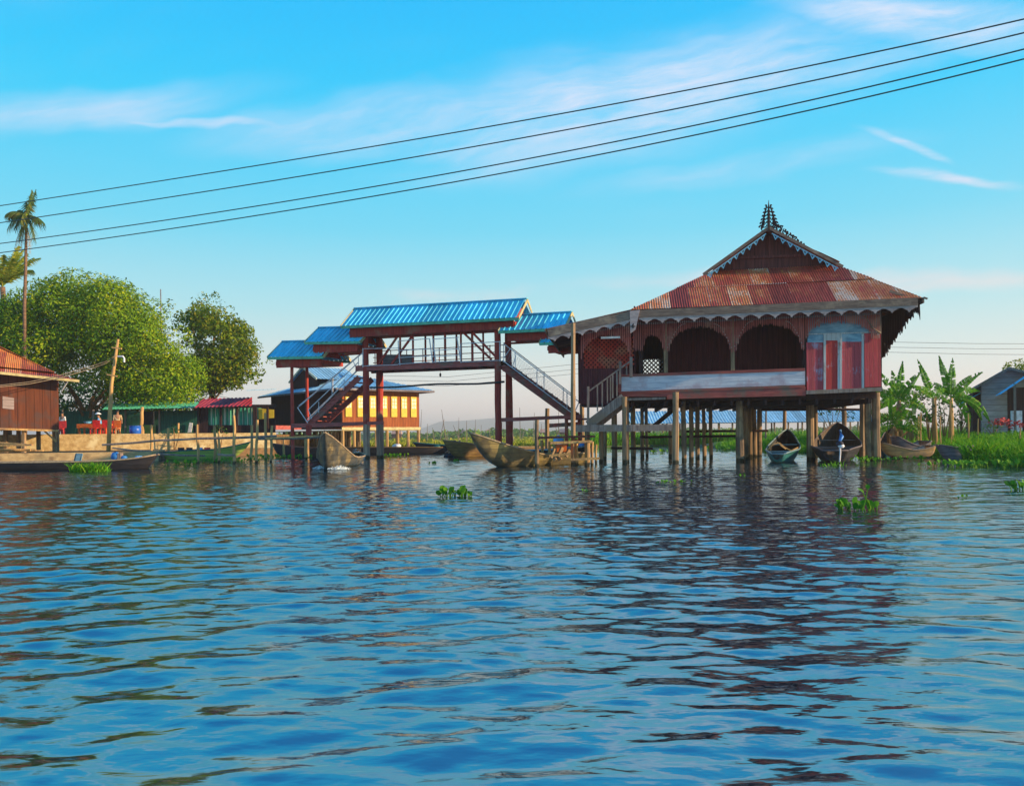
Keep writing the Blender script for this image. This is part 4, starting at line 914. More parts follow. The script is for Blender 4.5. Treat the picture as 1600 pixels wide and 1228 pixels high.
# left face direction: find the point of the corner frame's y axis that projects to x=425
def yhit(px):
    a, _ = ray(px, 640); o = YF.o; d = YF.uy
    # (o.x+d.x*t)/(o.y+d.y*t)=a
    return (a*o.y-o.x)/(d.x-a*d.y)
yl = yhit(424)
k = MB(); YF.bx(k, 0, x1, 0, .08, zf, ze); YF.bx(k, 0, x1, yl-.08, yl, zf, ze); YF.bx(k, x1-.08, x1, .08, yl-.08, zf, ze); wallo = k.build('wall', M['orange_wall'], Y_)
k = MB(); YF.bx(k, -.02, .06, -.0, yl, zf, ze); k.build('end_wall', M['dark_plank'], Y_, label='end wall coloured dark for its shade')  # face turned from the sun: its shade is put into the darker plank colour
k = MB(); YF.bx(k, -.05, x1+.05, -.07, -.01, zf-.16, zf+.02); YF.bx(k, -.05, x1+.05, .0, yl, zf-.2, zf-.16); k.build('sill', M['yellow_trim'], Y_)
for px in (544.5, 563, 582, 600, 615.5, 631, 646):
    xx = YF.hit(px, 640)[0]; zw0, zw1 = zf+.82*(ze-zf)/2.6*.85, zf+(ze-zf)*.80
    k = MB(); YF.bx(k, xx-.22, xx+.22, -.06, 0, zw0, zw1); w_ = k.build('window', M['yellow_paint'], Y_)
    k = MB(); 
    for sx in (-1, 1):
        for kk in range(3): YF.bx(k, xx+sx*.09-.07, xx+sx*.09+.07, -.075, -.06, zw0+(zw1-zw0)*(.42+.17*kk), zw0+(zw1-zw0)*(.42+.17*kk+.14))
    k.build('pane', M['window_white'], w_)
OV = .75
def yr(x, y, z): return YF.w(x, y, z)
ry = yl/2; rz = ze+1.55
e0, e1, e2, e3 = yr(-OV, -OV, ze-.1), yr(x1+OV, -OV, ze-.1), yr(x1+OV, yl+OV, ze-.1), yr(-OV, yl+OV, ze-.1)
r0, r1 = yr(ry*.62, ry, rz), yr(x1-ry*.62, ry, rz)
r = MB(); corr(r, e0, e1, r1, r0, .25, .03, True); corr(r, e2, e3, r0, r1, .25, .03, True); corr(r, e1, e2, r1+YF.uy*.02, r1, .25, .03, True); corr(r, e3, e0, r0, r0+YF.uy*.02, .25, .03, True)
ro = r.build('roof', M['slate_roof'], Y_)
k = MB(); 
for (a, b_) in ((e0, e1), (e1, e2), (e3, e0)): k.beam(a-V((0, 0, .06)), b_-V((0, 0, .06)), .04, .12)
k.build('eave_board', M['hull_grey'], ro)
# little gable on the end slope
gx = -.1; gz0 = ze+.75; gw = 2.3; gp = yr(gx, ry, gz0+.95); ga, gb = yr(gx, ry-gw, gz0), yr(gx, ry+gw, gz0); bk = YF.ux*3.2
r = MB(); corr(r, ga, ga+bk, gp+bk, gp, .25, .03, True); corr(r, gb+bk, gb, gp, gp+bk, .25, .03, True); r.build('dormer_roof', M['slate_roof'], ro)
k = MB(); k.beam(ga, gp, .05, .14); k.beam(gb, gp, .05, .14); k.build_sep('dormer_trim', M['window_white'], ro)
k = MB(); q = [yr(gx+.2, ry-gw+.2, gz0-.6), yr(gx+.2, ry+gw-.2, gz0-.6), yr(gx+.2, ry+gw-.2, gz0), yr(gx+.2, ry, gz0+.85), yr(gx+.2, ry-gw+.2, gz0)]; k.add(q+[p+YF.ux*.1 for p in q], [(0, 1, 2, 3, 4), (9, 8, 7, 6, 5)]); k.build('dormer_wall', M['dark_plank'], ro)
for i in range(8):
    for j in range(5):
        p = yr(x1*i/7*.98+.05, yl*j/4*.97+.05, 0); k = MB(); k.tube([p-V((0, 0, 1)), p+V((0, 0, zf-.2))], .10, 6); k.build('stilt', M['pale_post'] if j < 1 else M['post_wood'], Y_)
# lean-to on its left with red roof and striped curtains
S = empty('riverside_shop', W(350, 680, 50), 'open shop with red metal roof and green striped curtains beside the brown house', 'shop')
SF = Frame((W(300, 680, 50).x, 50), 0)
def sp(px, py, ly=0): return SF.P(px, py, ly)
r = MB(); A = sp(302, 637, -.8); Bq = sp(394, 634, -.8); C = sp(394, 621, 1.5); D = sp(318, 623, 1.5); corr(r, A, Bq, C, D, .25, .03); r.build('roof', M['red_roof'], S)
r = MB(); corr(r, sp(393, 640, -1.0)+V((0, 0, 1.15)), sp(428, 636, -1.0)+V((0, 0, 1.05)), sp(432, 607, 2), sp(384, 612, 2), .25, .03, True); r.build('side_roof', M['slate_roof'], S)
k = MB(); SF.slab(k, (302, 679), (430, 679), (430, 664), (302, 665), .0, .06); SF.slab(k, (302, 679), (430, 679), (430, 632), (302, 632), 3.5, .06); SF.slab(k, (310, 665), (325, 665), (325, 638), (310, 638), 0, .05); k.build_sep('low_wall', M['dark_wood'], S)
for (x0, x1_) in ((325, 344), (346, 368), (371, 397)):
    k = MB(); n = 14; A_ = []; 
    for i in range(n+1):
        t = i/n; A_.append((x0+(x1_-x0)*t, .12+.05*math.sin(i*1.9)))
    pts = [sp(px, 664, ly) for px, ly in A_]+[sp(px, 637.5, ly) for px, ly in A_]; k.add(pts, [(i, i+1, n+2+i, n+1+i) for i in range(n)]); k.build('curtain', M['striped'], S)
k = MB(); SF.slab(k, (398, 655), (408, 655), (408, 637), (398, 637), .1, .04); k.build('side_panel', M['green_trim'], S)
k = MB(); SF.slab(k, (404, 655), (428, 653), (428, 640), (404, 638), .05, .04); k.build('awning_panel', M['yellow_paint'], S)
for px in (310, 345, 370, 397, 400, 418): k = MB(); p = sp(px, 679, -.1); q = sp(px, 636, -.1); k.beam(p, q, .12, .12, up=(0, 1, 0)); k.build('post', M['dark_wood'], S)
k = MB(); k.beam(sp(430, 668, -.5), sp(470, 668, 1.5), .1, .25); k.build('bench', M['maroon_beam'], S)
# green tin stall
T = empty('tin_stall', W(265, 680, 52), 'dark green tin stall under the trees behind the retaining wall', 'stall'); TF = Frame((W(250, 680, 52).x, 52), 0)
k = MB(); TF.slab(k, (249, 680), (308, 680), (310, 641), (247, 642), 0, .06); TF.slab(k, (220, 680), (249, 680), (249, 642), (220, 642), 2.5, .06); TF.slab(k, (95, 680), (222, 680), (222, 642), (95, 642), 4.5, .06); k.build_sep('wall', M['green_tin'], T)
r = MB(); corr(r, TF.P(160, 640, -1.5), TF.P(312, 637, -1), TF.P(310, 628, 2.5), TF.P(170, 630, 2.5), .25, .03, True); r.build('roof', M['green_trim'], T)
k = MB(); TF.slab(k, (221, 668), (240, 668), (240, 643), (221, 643), .3, .1); k.build('glass_case', M['dark_glass'], T)
k = MB(); TF.slab(k, (222, 679), (240, 679), (240, 664), (222, 664), .1, .3); k.build('counter', M['hull_green'], T)
k = MB(); TF.slab(k, (293, 676), (299, 675), (301, 661), (296, 660), -.15, .05); k.build('hanging_cloth', M['cloth_white'], T)
for px in (97, 146, 196, 221, 249): k = MB(); k.beam(TF.P(px, 680, -.3), TF.P(px, 640, -.3), .09, .09, up=(0, 1, 0)); k.build('post', M['grey_wood'], T)

# ================================================================== LEFT BANK, WALLS, RUSTY HOUSE
QZ = .42; TZ = 1.22
q0, q1, q2, q3 = W(-220, 700, 31), W(238, 704, 36), W(262, 700, 42), W(436, 700, 49)
ground_poly('river_bank', [(-38, 33.6), (q0.x, 33.4), (q1.x, 36.2), (q2.x, 42), (q3.x, 48.5), (q3.x+.8, 70), (-75, 95), (-75, 35)], QZ-.03, M['dirt'], -1)
ground_poly('terrace', [(-75, 43.5), (-27.5, 44.2), (W(196, 690, 46.4).x, 46.4), (W(432, 690, 50).x, 50), (W(432, 690, 50).x+.3, 68), (-75, 92)], TZ-.03, M['dirt'], -1)
mb = MB(); A = V((-36, 33.4, 0)); p1, p2, p3 = V((q0.x, 33.2, 0)), V((q1.x, 36.0, 0)), V((q2.x, 41.6, 0))
for a, b_ in ((A, p1), (p1, p2), (p2, p3)): mb.beam(a+V((0, 0, -.3)), b_+V((0, 0, -.3)), .16, 1.5)
mb.build('quay_wall', M['quay'], None, label='low concrete quay wall at the water edge behind the long dark boat', category='quay wall')
mb = MB(); pts_ = [V((-70, 43.1, 0)), V((-27.5, 43.9, 0)), V((W(196, 690, 46.4).x, 46.1, 0)), V((W(434, 690, 50).x, 49.6, 0))]
for a, b_ in zip(pts_, pts_[1:]): mb.beam(a+V((0, 0, .62)), b_+V((0, 0, .62)), .22, 1.36)
wl = mb.build('retaining_wall', M['concrete'], None, label='sunlit yellow concrete retaining wall holding up the village terrace', category='retaining wall')
# the rusty house at the left edge
l0 = W(92, 670, 40.5); LH = Frame((l0.x, l0.y), -31); L_ = empty('tin_house', (l0.x-3, l0.y+3, QZ), 'rust brown house with orange tin roof on short stilts at the left edge', 'house')
k = MB(); LH.slab(k, (-90, 668), (92, 671), (91, 591), (-90, 574), 0, .08); xw = LH.hit(92, 640)[0]; xw0 = LH.hit(-90, 640)[0]; zw0 = LH.hit(92, 671)[1]; zw1 = LH.hit(91, 591)[1]
LH.bx(k, xw-.08, xw, .08, 5, zw0, zw1); LH.bx(k, xw0, xw, 5.0, 5.07, zw0, zw1); LH.bx(k, xw0, xw0+.08, .08, 5, zw0, zw1); LH.bx(k, xw0, xw, .08, 5, zw0+.02, zw0+.08); k.build('wall', M['left_wall'], L_)
k = MB(); LH.slab(k, (4, 638), (22, 640), (22, 622), (4, 619), -.03, .03); k.build('shutter', M['shed_wall'], L_)
# lower skirt roof and upper roof
zr = LH.hit(124, 594, -.9)[1]; xe = LH.hit(124, 594, -.9)[0]; xe0 = xw0-.8
r = MB(); A = LH.w(xe0, -.9, LH.hit(-90, 568, -.9)[1]); Bq = LH.w(xe, -.9, zr); C = LH.w(LH.hit(86, 582, .3)[0], .3, LH.hit(86, 583, .3)[1]); D = LH.w(xe0, .3, C.z+.45); corr(r, A, Bq, C, D, .08, .014); r.build('skirt_roof', M['rust_roof'], L_)
k = MB(); k.beam(A-V((0, 0, .08)), Bq-V((0, 0, .05)), .05, .12); k.build('eave_board', M['yellow_trim'], L_)
ux0, uz0 = LH.hit(85, 581.5, .0); pk = LH.hit(-60, 500, 3.0)
r = MB(); A = LH.w(xe0, .0, uz0+.45); Bq = LH.w(ux0, .0, uz0); Cc = LH.w(LH.hit(-14, 530, 2.6)[0], 2.6, LH.hit(-14, 535, 2.6)[1]); D = LH.w(xe0, 2.6, Cc.z)
corr(r, A, Bq, Cc, D, .08, .014); corr(r, LH.w(ux0, 5.2, uz0), LH.w(xe0, 5.2, uz0+.45), D, Cc, .08, .014); corr(r, Bq, LH.w(ux0, 5.2, uz0), Cc+LH.uy*.02, Cc, .08, .014)
r.build('upper_roof', M['rust_roof_orange'], L_)
k = MB(); k.tube([LH.P(96, 611, .0), LH.P(105, 597, -.4)], .04, 6); k.build('drain_pipe', M['cloth_white'], L_)
for (px, pyb) in ((37, 700), (29, 695), (9, 696), (85, 696), (89, 692), (60, 694), (-40, 700)):
    g_ = LH.P(px, 670, .15+(700-pyb)*.25); k = MB(); k.beam(V((g_.x, g_.y, QZ-.3)), V((g_.x, g_.y, zw0)), .15, .15, up=(0, 1, 0)); k.build('stilt', M['post_wood'], L_)
k = MB(); k.beam(LH.P(-60, 668, -.05), LH.P(91, 673, -.05), .08, .10); k.beam(LH.P(68, 672, .2), LH.P(88, 690, .2), .05, .08); k.build_sep('floor_beam', M['pale_post'], L_)
# firewood and planks heaped under the house
for i, (x, y, l_, a_, lab) in enumerate(((5, 700, 2.6, .1, 'long plank lying topmost on the wood heap'), (14, 703, 2.2, -.15, 'split log on the wood heap near the front stilt'), (22, 706, 1.8, .3, 'short pale log at the right of the wood heap'), (-4, 706, 2.4, .05, 'board at the left edge below the tin house'), (12, 709, 2.9, -.05, 'lowest long board in front of the wood heap'), (20, 699, 1.5, -.4, 'crooked branch leaning over the wood heap'))):
    p = G(x, y, QZ); p.y = 36.2+i*.28; a0_, _ = ray(x, y); p.x = a0_*p.y; k = MB(); d = V((math.cos(a_), .2*math.sin(i*2), a_*.12))*l_/2; c = V((p.x, p.y, QZ+.10+(.25 if i in (0, 5) else .0)+.05*(i % 2)))
    k.beam(c-d, c+d, .16, .07) if i % 2 == 0 else k.pole(c-d, c+d, .07, .05, 7, .03); k.build('plank' if i % 2 == 0 else 'log', M['pale_post'], None, label=lab, category='plank' if i % 2 == 0 else 'log', group='timber heaped under the tin house')
# utility pole with wires
U = empty('utility_pole', W(169, 705, 41), 'leaning wooden utility pole with crossarm in front of the big tree', 'utility pole')
pb = W(169, 705, 41); pt = W(184.5, 530, 41); pm = W(176, 600, 41)+V((-.06, 0, 0))
k = MB(); k.tube([V((pb.x, pb.y, QZ-.3)), pb.lerp(pm, .5), pm, pm.lerp(pt, .5), pt], [.105, .10, .09, .08, .06], 9, .04); k.build('pole', M['pale_post'], U, True)
for (a, b_) in (((167, 585), (183, 588)), ((175, 543), (190, 545))): k = MB(); k.beam(W(*a, 40.8), W(*b_, 40.8), .07, .07); k.build('crossarm', M['pale_post'], U)
k = MB(); k.tube([W(184, 557, 40.8), W(192, 557, 40.8), W(194, 560, 40.8), W(194, 566, 40.8)], .05, 6); k.build('insulator_bracket', M['cloth_white'], U)
def wire(pts, r_, lab, grp, mat='wire'):
    k = MB(); k.tube(pts, r_, 5); return k.build('wire', M[mat], None, True, label=lab, category='wire', group=grp)
wire([W(182, 555, 40.9), W(165, 565, 40.9), W(140, 573, 40.5), W(95, 586, 39.5), W(45, 597, 38.6), W(0, 602, 37), W(-120, 606, 35)], .018, 'upper of two pale cables running left from the utility pole', 'cables from the utility pole', 'rim_wood')
wire([W(182, 557, 40.9), W(165, 568, 40.9), W(140, 577, 40.5), W(95, 590, 39.5), W(45, 600, 38.6), W(0, 604.5, 37), W(-120, 608, 35)], .018, 'lower of two pale cables running left from the utility pole', 'cables from the utility pole', 'rim_wood')
wire([W(193, 565, 40.9), W(206, 575, 43), W(240, 592, 50), W(300, 612, 54), W(395, 628, 56)], .014, 'thin service cable dropping from the pole to the riverside shop', 'cables from the utility pole')
# the four big overhead lines
WL = [[(-500, 398), (0, 322), (400, 258), (800, 190), (1050, 147), (1335, 99), (1600, 20), (2100, -95)], [(-500, 420), (0, 348), (400, 287), (800, 218), (1100, 163), (1400, 103), (1600, 46), (2100, -80)],
      [(-500, 440), (0, 381), (400, 322), (800, 252), (1100, 196), (1400, 127), (1600, 75), (2100, -60)], [(-500, 455), (0, 393.5), (400, 338), (800, 269), (1100, 209), (1400, 143), (1600, 90), (2100, -45)]]
for i, (pp, nm) in enumerate(zip(WL, ('highest', 'second highest', 'third', 'lowest'))):
    px = np.array([p[0] for p in pp], float); py = np.array([p[1] for p in pp], float)
    xs2_ = np.linspace(-500, 2100, 60)
    cf = np.polyfit(px, py, 3); yy = np.polyval(cf, xs2_)
    inv0, inv1 = 1/39.0, 1/22.0
    pts = [W(x, y, 1/(inv0+(inv1-inv0)*x/1600)) for x, y in zip(xs2_, yy)]
    wire(pts, .022, f'{nm} of the four dark overhead power lines crossing the sky', 'overhead power lines')
for k_, (ya, yb, xa_, xb_, Y, nm) in enumerate(((534, 538, 1400, 1650, 90, 'highest'), (542, 546, 1400, 1650, 90, 'middle'), (549, 556, 1400, 1650, 90, 'lowest'))):
    wire([W(xa_-200, ya-3, Y), W((xa_+xb_)/2, (ya+yb)/2+1, Y), W(xb_+200, yb, Y)], .022, f'{nm} faint distant wire right of the old house', 'distant wires on the right', 'hull_grey')
for ya, yb, nm in ((583, 589, 'upper'), (590, 597, 'middle'), (597, 604, 'lower')):
    wire([W(600, ya+4, 90), W(700, ya+6, 90), W(900, yb-20, 90), W(1000, yb-34, 90)], .02, f'{nm} faint distant wire seen below the footbridge deck', 'distant wires in the middle', 'hull_grey')
k = MB(); k.tube([V((W(251, 500, 140).x, 140, .5)), W(251, 452, 140)], [.2, .09], 5); k.build('radio_mast', M['hull_grey'], None, label='thin distant mast rising behind the big tree', category='mast')
# ================================================================== TREES
def limb(mb, p, q, r0, r1, sag=.3, n=6):
    p = V(p); q = V(q); pts = []
    for i in range(n+1):
        t = i/n; c = p.lerp(q, t)+V((math.sin(t*3+p.x)*sag*.3, math.cos(t*4+q.y)*sag*.3, sag*math.sin(t*math.pi)*.5)); pts.append(c)
    mb.tube(pts, [r0+(r1-r0)*i/n for i in range(n+1)], 7, .06)
def inside_outline(pts2, poly):      # points (u,v) inside a polygon
    x, y = pts2[:, 0], pts2[:, 1]; ins = np.zeros(len(x), bool); j = len(poly)-1
    for i in range(len(poly)):
        xi, yi = poly[i]; xj, yj = poly[j]; c = ((yi > y) != (yj > y)) & (x < (xj-xi)*(y-yi)/(yj-yi+1e-9)+xi); ins ^= c; j = i
    return ins
def backdrop_thicket():
    C_ = []; rg = random.Random(3)
    for k in range(120): Yk = rg.uniform(66, 76); p = W(rg.uniform(-120, 305), rg.uniform(598, 662), Yk); C_.append(((p.x, Yk, p.z), (1.3, 1.2, 1.1)))
    c, n = lobes_points(C_, 11); leaf_cloud('thicket', c, n, .30, M['shrub'], None, .8, .5, kind='stuff', label='dark thicket behind the village stalls', category='thicket')
backdrop_thicket()
def big_tree(name, lab, Y, outline, depth_r, lobe_r, nl, per, size, mat, trunk, limbs, cat='tree', jitter=.55, zmin=0, asp=.45, fill=.35, **kw):
    """crown lobes spread over a rounded body whose front view is the outline (real size, at its own distance)"""
    W3 = [W(x, y, Y) for x, y in outline]; poly = [(p.x, p.z) for p in W3]
    xs = [p[0] for p in poly]; zs = [p[1] for p in poly]; cx, cz = sum(xs)/len(xs), (min(zs)+max(zs))/2; hx, hz = (max(xs)-min(xs))/2, (max(zs)-min(zs))/2
    e = empty(name, (W(*trunk[0], Y).x, Y, 0), lab, cat); L = []; rg = random.Random(hash(name) % 1000 if False else len(name)*7+int(Y))
    tries = 0
    while len(L) < nl and tries < 40000:
        tries += 1; x = rg.uniform(min(xs), max(xs)); z = rg.uniform(min(zs), max(zs)); rr = rg.uniform(*lobe_r)
        ok = inside_outline(np.array([[x-rr*.75, z], [x+rr*.75, z], [x, z+rr*.8], [x, z-rr*.6]]), poly).all()
        if not ok: continue
        # distance to edge ~ bulge in depth
        dd = min(math.hypot(x-px_, z-pz_) for px_, pz_ in poly); bulge = min(1, (dd/(.55*min(hx, hz))))**.5
        dep = rg.uniform(-1, 1); 
        if rg.random() < .62: dep = -abs(dep)**fill
        ff = 1+dep*depth_r*bulge/Y; L.append(((x*ff, Y*ff, CH+(z-CH)*ff), (rr*ff, rr*ff, rr*.82*ff)))
    c, n = lobes_points(L, per, lambda p: p[:, 2] > zmin, kw.get('rin', .72)); leaf_cloud('crown', c, n, size, M[mat], e, jitter, asp)
    k = MB(); pts = [W(*p, Y) for p in trunk]; k.tube([V((pts[0].x, pts[0].y, zmin*0+kw.get('base', 1.0)-.3))]+pts, [kw.get('r', .35)*1.15]+[kw.get('r', .35)*(1-.12*i) for i in range(len(pts))], 9, .06); k.build('trunk', M['bark'], e, True)
    k = MB()
    for (a, b_, r0, dy) in limbs: 
        A = W(*a, Y); q = W(*b_, Y+dy); limb(k, A, q, r0, r0*.35)
    k.build('limbs', M['bark'], e, True); return e
big_tree('mango_tree', 'huge dome shaped bright green tree on the left bank', 57,
    [(-60, 480), (0, 462), (50, 436), (110, 418), (168, 424), (208, 440), (236, 468), (266, 488), (298, 530), (302, 560), (322, 590), (314, 618), (290, 642), (240, 648), (200, 646), (186, 636), (172, 606), (122, 588), (104, 606), (84, 620), (40, 640), (-60, 640)],
    6.2, (1.0, 1.8), 210, 36, .195, 'mango', [(130, 678), (132, 662), (133, 650)],
    [((133, 655), (110, 600), .2, -1), ((134, 652), (160, 598), .2, 1), ((133, 650), (178, 600), .16, 0), ((136, 664), (148, 625), .13, -2), ((148, 627), (176, 620), .1, -1), ((131, 658), (118, 632), .12, -2), ((118, 632), (108, 610), .09, -2), ((136, 655), (205, 590), .13, 2), ((133, 650), (80, 560), .14, 1)], jitter=.45, rin=.84, zmin=2.4, base=1.2, r=.30)
big_tree('mango_tree', 'thinner feathery dark green tree right of the big dome shaped tree', 62,
    [(268, 478), (285, 480), (300, 470), (330, 463), (342, 472), (372, 482), (378, 505), (392, 512), (402, 535), (416, 560), (412, 585), (395, 600), (372, 608), (350, 622), (318, 622), (300, 616), (292, 580), (285, 540), (268, 505)],
    4.2, (.40, 1.0), 210, 20, .24, 'tamarind', [(322, 678), (325, 650), (330, 620)], [((330, 625), (300, 500), .16, 0), ((330, 625), (340, 490), .16, 1), ((330, 622), (380, 540), .14, -1), ((328, 632), (370, 590), .1, -1)], jitter=.9, zmin=3.0, base=1.2, asp=.5, r=.25)
# twigs on top of the second tree
C_ = []
for (x, y) in ((270, 476), (276, 482), (300, 468), (304, 474), (320, 464), (325, 468), (331, 460), (342, 463), (337, 468), (355, 480), (395, 515), (410, 548), (419, 566), (405, 540)):
    p = W(x, y, 62); C_.append(((p.x, 62+random.uniform(-1, 1), p.z), (.35, .4, .28)))
tr2 = [o for o in bpy.data.objects if o.name == 'mango_tree.001'][0]; tr2.name = 'feathery_tree'
c, n = lobes_points(C_, 16); leaf_cloud('twig_leaves', c, n, .22, M['tamarind'], tr2, .9, .45)
# right-hand tree behind the grey house
big_tree('roof_side_tree', 'sparse leafy tree behind the grey house on the right', 52, [(1552, 590), (1560, 574), (1572, 562), (1590, 560), (1610, 556), (1680, 550), (1740, 575), (1760, 620), (1560, 612)], 2.6, (.35, .7), 90, 16, .20, 'tamarind', [(1640, 660), (1642, 630)], [((1642, 632), (1600, 575), .1, 0), ((1642, 632), (1700, 580), .1, 0), ((1642, 632), (1575, 590), .1, 0)], jitter=.9, zmin=2.5, r=.18, base=.7)

def frond(mb, c, az, length, rise, droop, nl, leaf, w_, hang=.7):
    """pinnate palm frond"""
    c = V(c); d = V((math.cos(az), math.sin(az), 0)); pts = []
    for i in range(9): t = i/8; pts.append(c+d*(length*t*(1-.15*t))+V((0, 0, rise*t-droop*t*t)))
    mb.tube(pts, [.03-.025*i/8 for i in range(9)], 4)
    side = V((-d.y, d.x, 0))
    for i in range(nl):
        t = .12+.88*i/nl; j = min(int(t*8), 7); p = pts[j].lerp(pts[j+1], t*8-j); dirp = (pts[j+1]-pts[j]).normalized()
        for s in (-1, 1):
            L = leaf*math.sin(math.pi*(.15+.8*t))*random.uniform(.8, 1.15)+.1; q = p+side*s*L*.6*random.uniform(.7, 1.1)+dirp*L*.45-V((0, 0, L*hang*random.uniform(.5, 1.2))); ww = dirp*w_
            mb.add([p-ww, p+ww, q], [(0, 1, 2)])
# areca palm
AP = W(38, 480, 50); e = empty('areca_palm', (AP.x, 50, 1.2), 'tall slender palm with a small tufted head rising above the big tree', 'palm tree')
k = MB(); tp = W(41, 352, 50); hd = W(41, 338, 50); k.tube([V((AP.x-.05, 50, .8)), AP, W(40, 420, 50), tp], [.13, .10, .09, .075], 7); k.build('trunk', M['palm_bark'], e, True)
k = MB(); k.tube([tp, hd, hd+V((0, 0, .2))], [.08, .10, .04], 7); k.build('crownshaft', M['coco_leaf'], e, True)
k = MB()
for i, (az, L, ri, dr) in enumerate(((10, 1.25, .3, .75), (-25, 1.3, .25, .8), (165, 1.1, .25, 1.0), (195, 1.35, 1.0, 1.0), (150, 1.2, 1.25, .8), (100, .9, 1.9, .4), (60, .7, 2.1, .3), (120, 1.0, 1.7, .6), (215, 1.2, .5, 1.5), (330, 1.0, .0, 1.6), (250, .6, -.2, 1.5), (350, .5, 1.9, .3), (178, 1.3, .9, .9), (280, 1.0, .6, 1.3), (30, .6, -.3, 1.3))):
    frond(k, hd, R(az), L, ri, dr, 22, .62, .045, 1.0)
k.build('fronds', M['palm_leaf'], e)
k = MB()
for az, L, dr in ((200, .55, 1.5), (240, .4, 1.7), (340, .35, 1.7), (190, .8, 1.4)): frond(k, tp, R(az), L, -.1, dr, 14, .4, .04, 1.0)
k.build('dry_fronds', M['banana_dry'], e)
# coconut palm at the frame edge
CPp = W(4, 448, 54); e = empty('coconut_palm', (CPp.x, 55, 1.2), 'coconut palm with long arching fronds cut by the left edge', 'palm tree')
k = MB(); k.tube([V((CPp.x-.4, 55, .8)), V((CPp.x-.3, 55, 5)), CPp], [.28, .2, .16], 8); k.build('trunk', M['palm_bark'], e, True)
k = MB()
for i in range(26):
    az = i*137.5+10; frond(k, CPp, R(az), random.uniform(1.5, 2.6), random.uniform(2.4, 3.9), random.uniform(.8, 2.6), 34, .85, .05, .45)
for az in (20, -10, 60): frond(k, CPp, R(az), 1.5, 3.9, 1.3, 40, .8, .06, .35)
k.build('fronds', M['coco_leaf'], e)

# banana plants on the right bank
def banana(px, pyb, Y, h, leaves, lab, seed, dry=True):
    rg = random.Random(seed); Y += 1.4; h *= 1.18; leaves = [(a_, l_*1.17, d_) for a_, l_, d_ in leaves]; b0 = W(px, pyb, Y); b0.z = float(bank_z(b0.x, Y))-.05; e = empty('banana_plant', b0, lab, 'banana plant', 'banana plants on the right bank')
    top = b0+V((rg.uniform(-.1, .1), 0, h)); k = MB(); k.tube([b0, b0.lerp(top, .5), top], [.13, .105, .06], 8, .04); k.build('stem', M['banana_dry'] if dry else M['pale_post'], e, True)
    lf = MB()
    for (ang, L, droop) in leaves:        # ang: degrees from vertical towards +x; droop: bending
        a = R(ang); azy = rg.uniform(-.6, .6); pts = []; d = V((math.sin(a), azy*.5, math.cos(a))).normalized(); N_ = 13; p = top.copy()
        pts.append(p.copy())
        for i in range(N_):
            d = (d+V((0, 0, -droop/N_*1.6))).normalized(); p = p+d*L/N_; pts.append(p.copy())
        lf.tube(pts, [.022-.018*i/N_ for i in range(N_+1)], 5)
        wv_ = rg.uniform(.8, 1.0)*.21
        for i in range(1, N_):
            t = i/N_; dirp = (pts[i+1]-pts[i]).normalized(); sd = dirp.cross(V((0, -1, .25))).normalized(); up_ = sd.cross(dirp)
            if up_.z < 0: up_ = -up_
            ww = wv_*math.sin(math.pi*(.10+.88*t)**.8); ww2 = wv_*math.sin(math.pi*(.10+.88*min(.99, t+1/N_))**.8)
            for s in (-1, 1):
                for h_ in (0, .5):
                    if rg.random() < .10: continue
                    f0, f1 = h_, h_+.5-(.05 if rg.random() < .5 else 0)
                    a0, a1 = pts[i].lerp(pts[i+1], f0), pts[i].lerp(pts[i+1], f1); dp = -rg.uniform(.1, .6)*.5
                    b0_, b1 = a0+sd*s*ww+up_*ww*dp+dirp*.05, a1+sd*s*(ww+(ww2-ww)*f1)+up_*ww*(dp+rg.uniform(-.08, .08))+dirp*.05
                    mid0, mid1 = a0.lerp(b0_, .5)+up_*.04, a1.lerp(b1, .5)+up_*.04
                    lf.add([a0, a1, mid1, mid0, b1, b0_], [(0, 1, 2, 3), (3, 2, 4, 5)])
    lf.build('leaves', M['banana_leaf'], e)
    if dry:
        dl = MB()
        for i in range(4):
            az = rg.uniform(0, 6.28); pp = top+V((0, 0, -.1)); q = [pp, pp+V((math.cos(az)*.22, math.sin(az)*.22, -.2)), pp+V((math.cos(az)*.26, math.sin(az)*.26, -.9-rg.random()*.4))]; w_ = V((-math.sin(az), math.cos(az), 0))*.07
            dl.add([q[0]-w_, q[0]+w_, q[1]+w_, q[1]-w_, q[2]+w_*.5, q[2]-w_*.5], [(0, 1, 2, 3), (3, 2, 4, 5)])
        dl.build('dry_leaves', M['banana_dry'], e)
    return e
banana(1408, 664, 34, 1.75, [(-50, 1.3, .5), (-28, 1.5, .4), (12, 1.55, .1), (28, 1.3, .3), (-80, 1.2, .8), (70, 1.3, 1.2), (-65, 1.0, 1.0), (45, 1.2, .9), (-10, 1.1, .3)], 'tallest banana plant of the clump beside the red panelled house corner', 1)
banana(1392, 668, 33, .95, [(-35, 1.2, .5), (-8, 1.4, .3), (20, 1.3, .5), (60, 1.0, 1.1), (-70, .9, 1.2)], 'low banana plant at the foot of the house corner stilts', 2)
banana(1425, 668, 35.5, .9, [(-40, .9, .9), (5, 1.0, .4), (50, 1.1, 1.1), (80, .9, 1.4)], 'small drooping banana plant right of the tallest clump', 3)
banana(1461, 668, 34, 1.75, [(-52, 1.15, .3), (-13, 1.55, .12), (-35, .9, .7), (30, .8, .8), (60, .8, 1.2)], 'banana plant with two upright paddle leaves in the middle of the bank', 4, False)
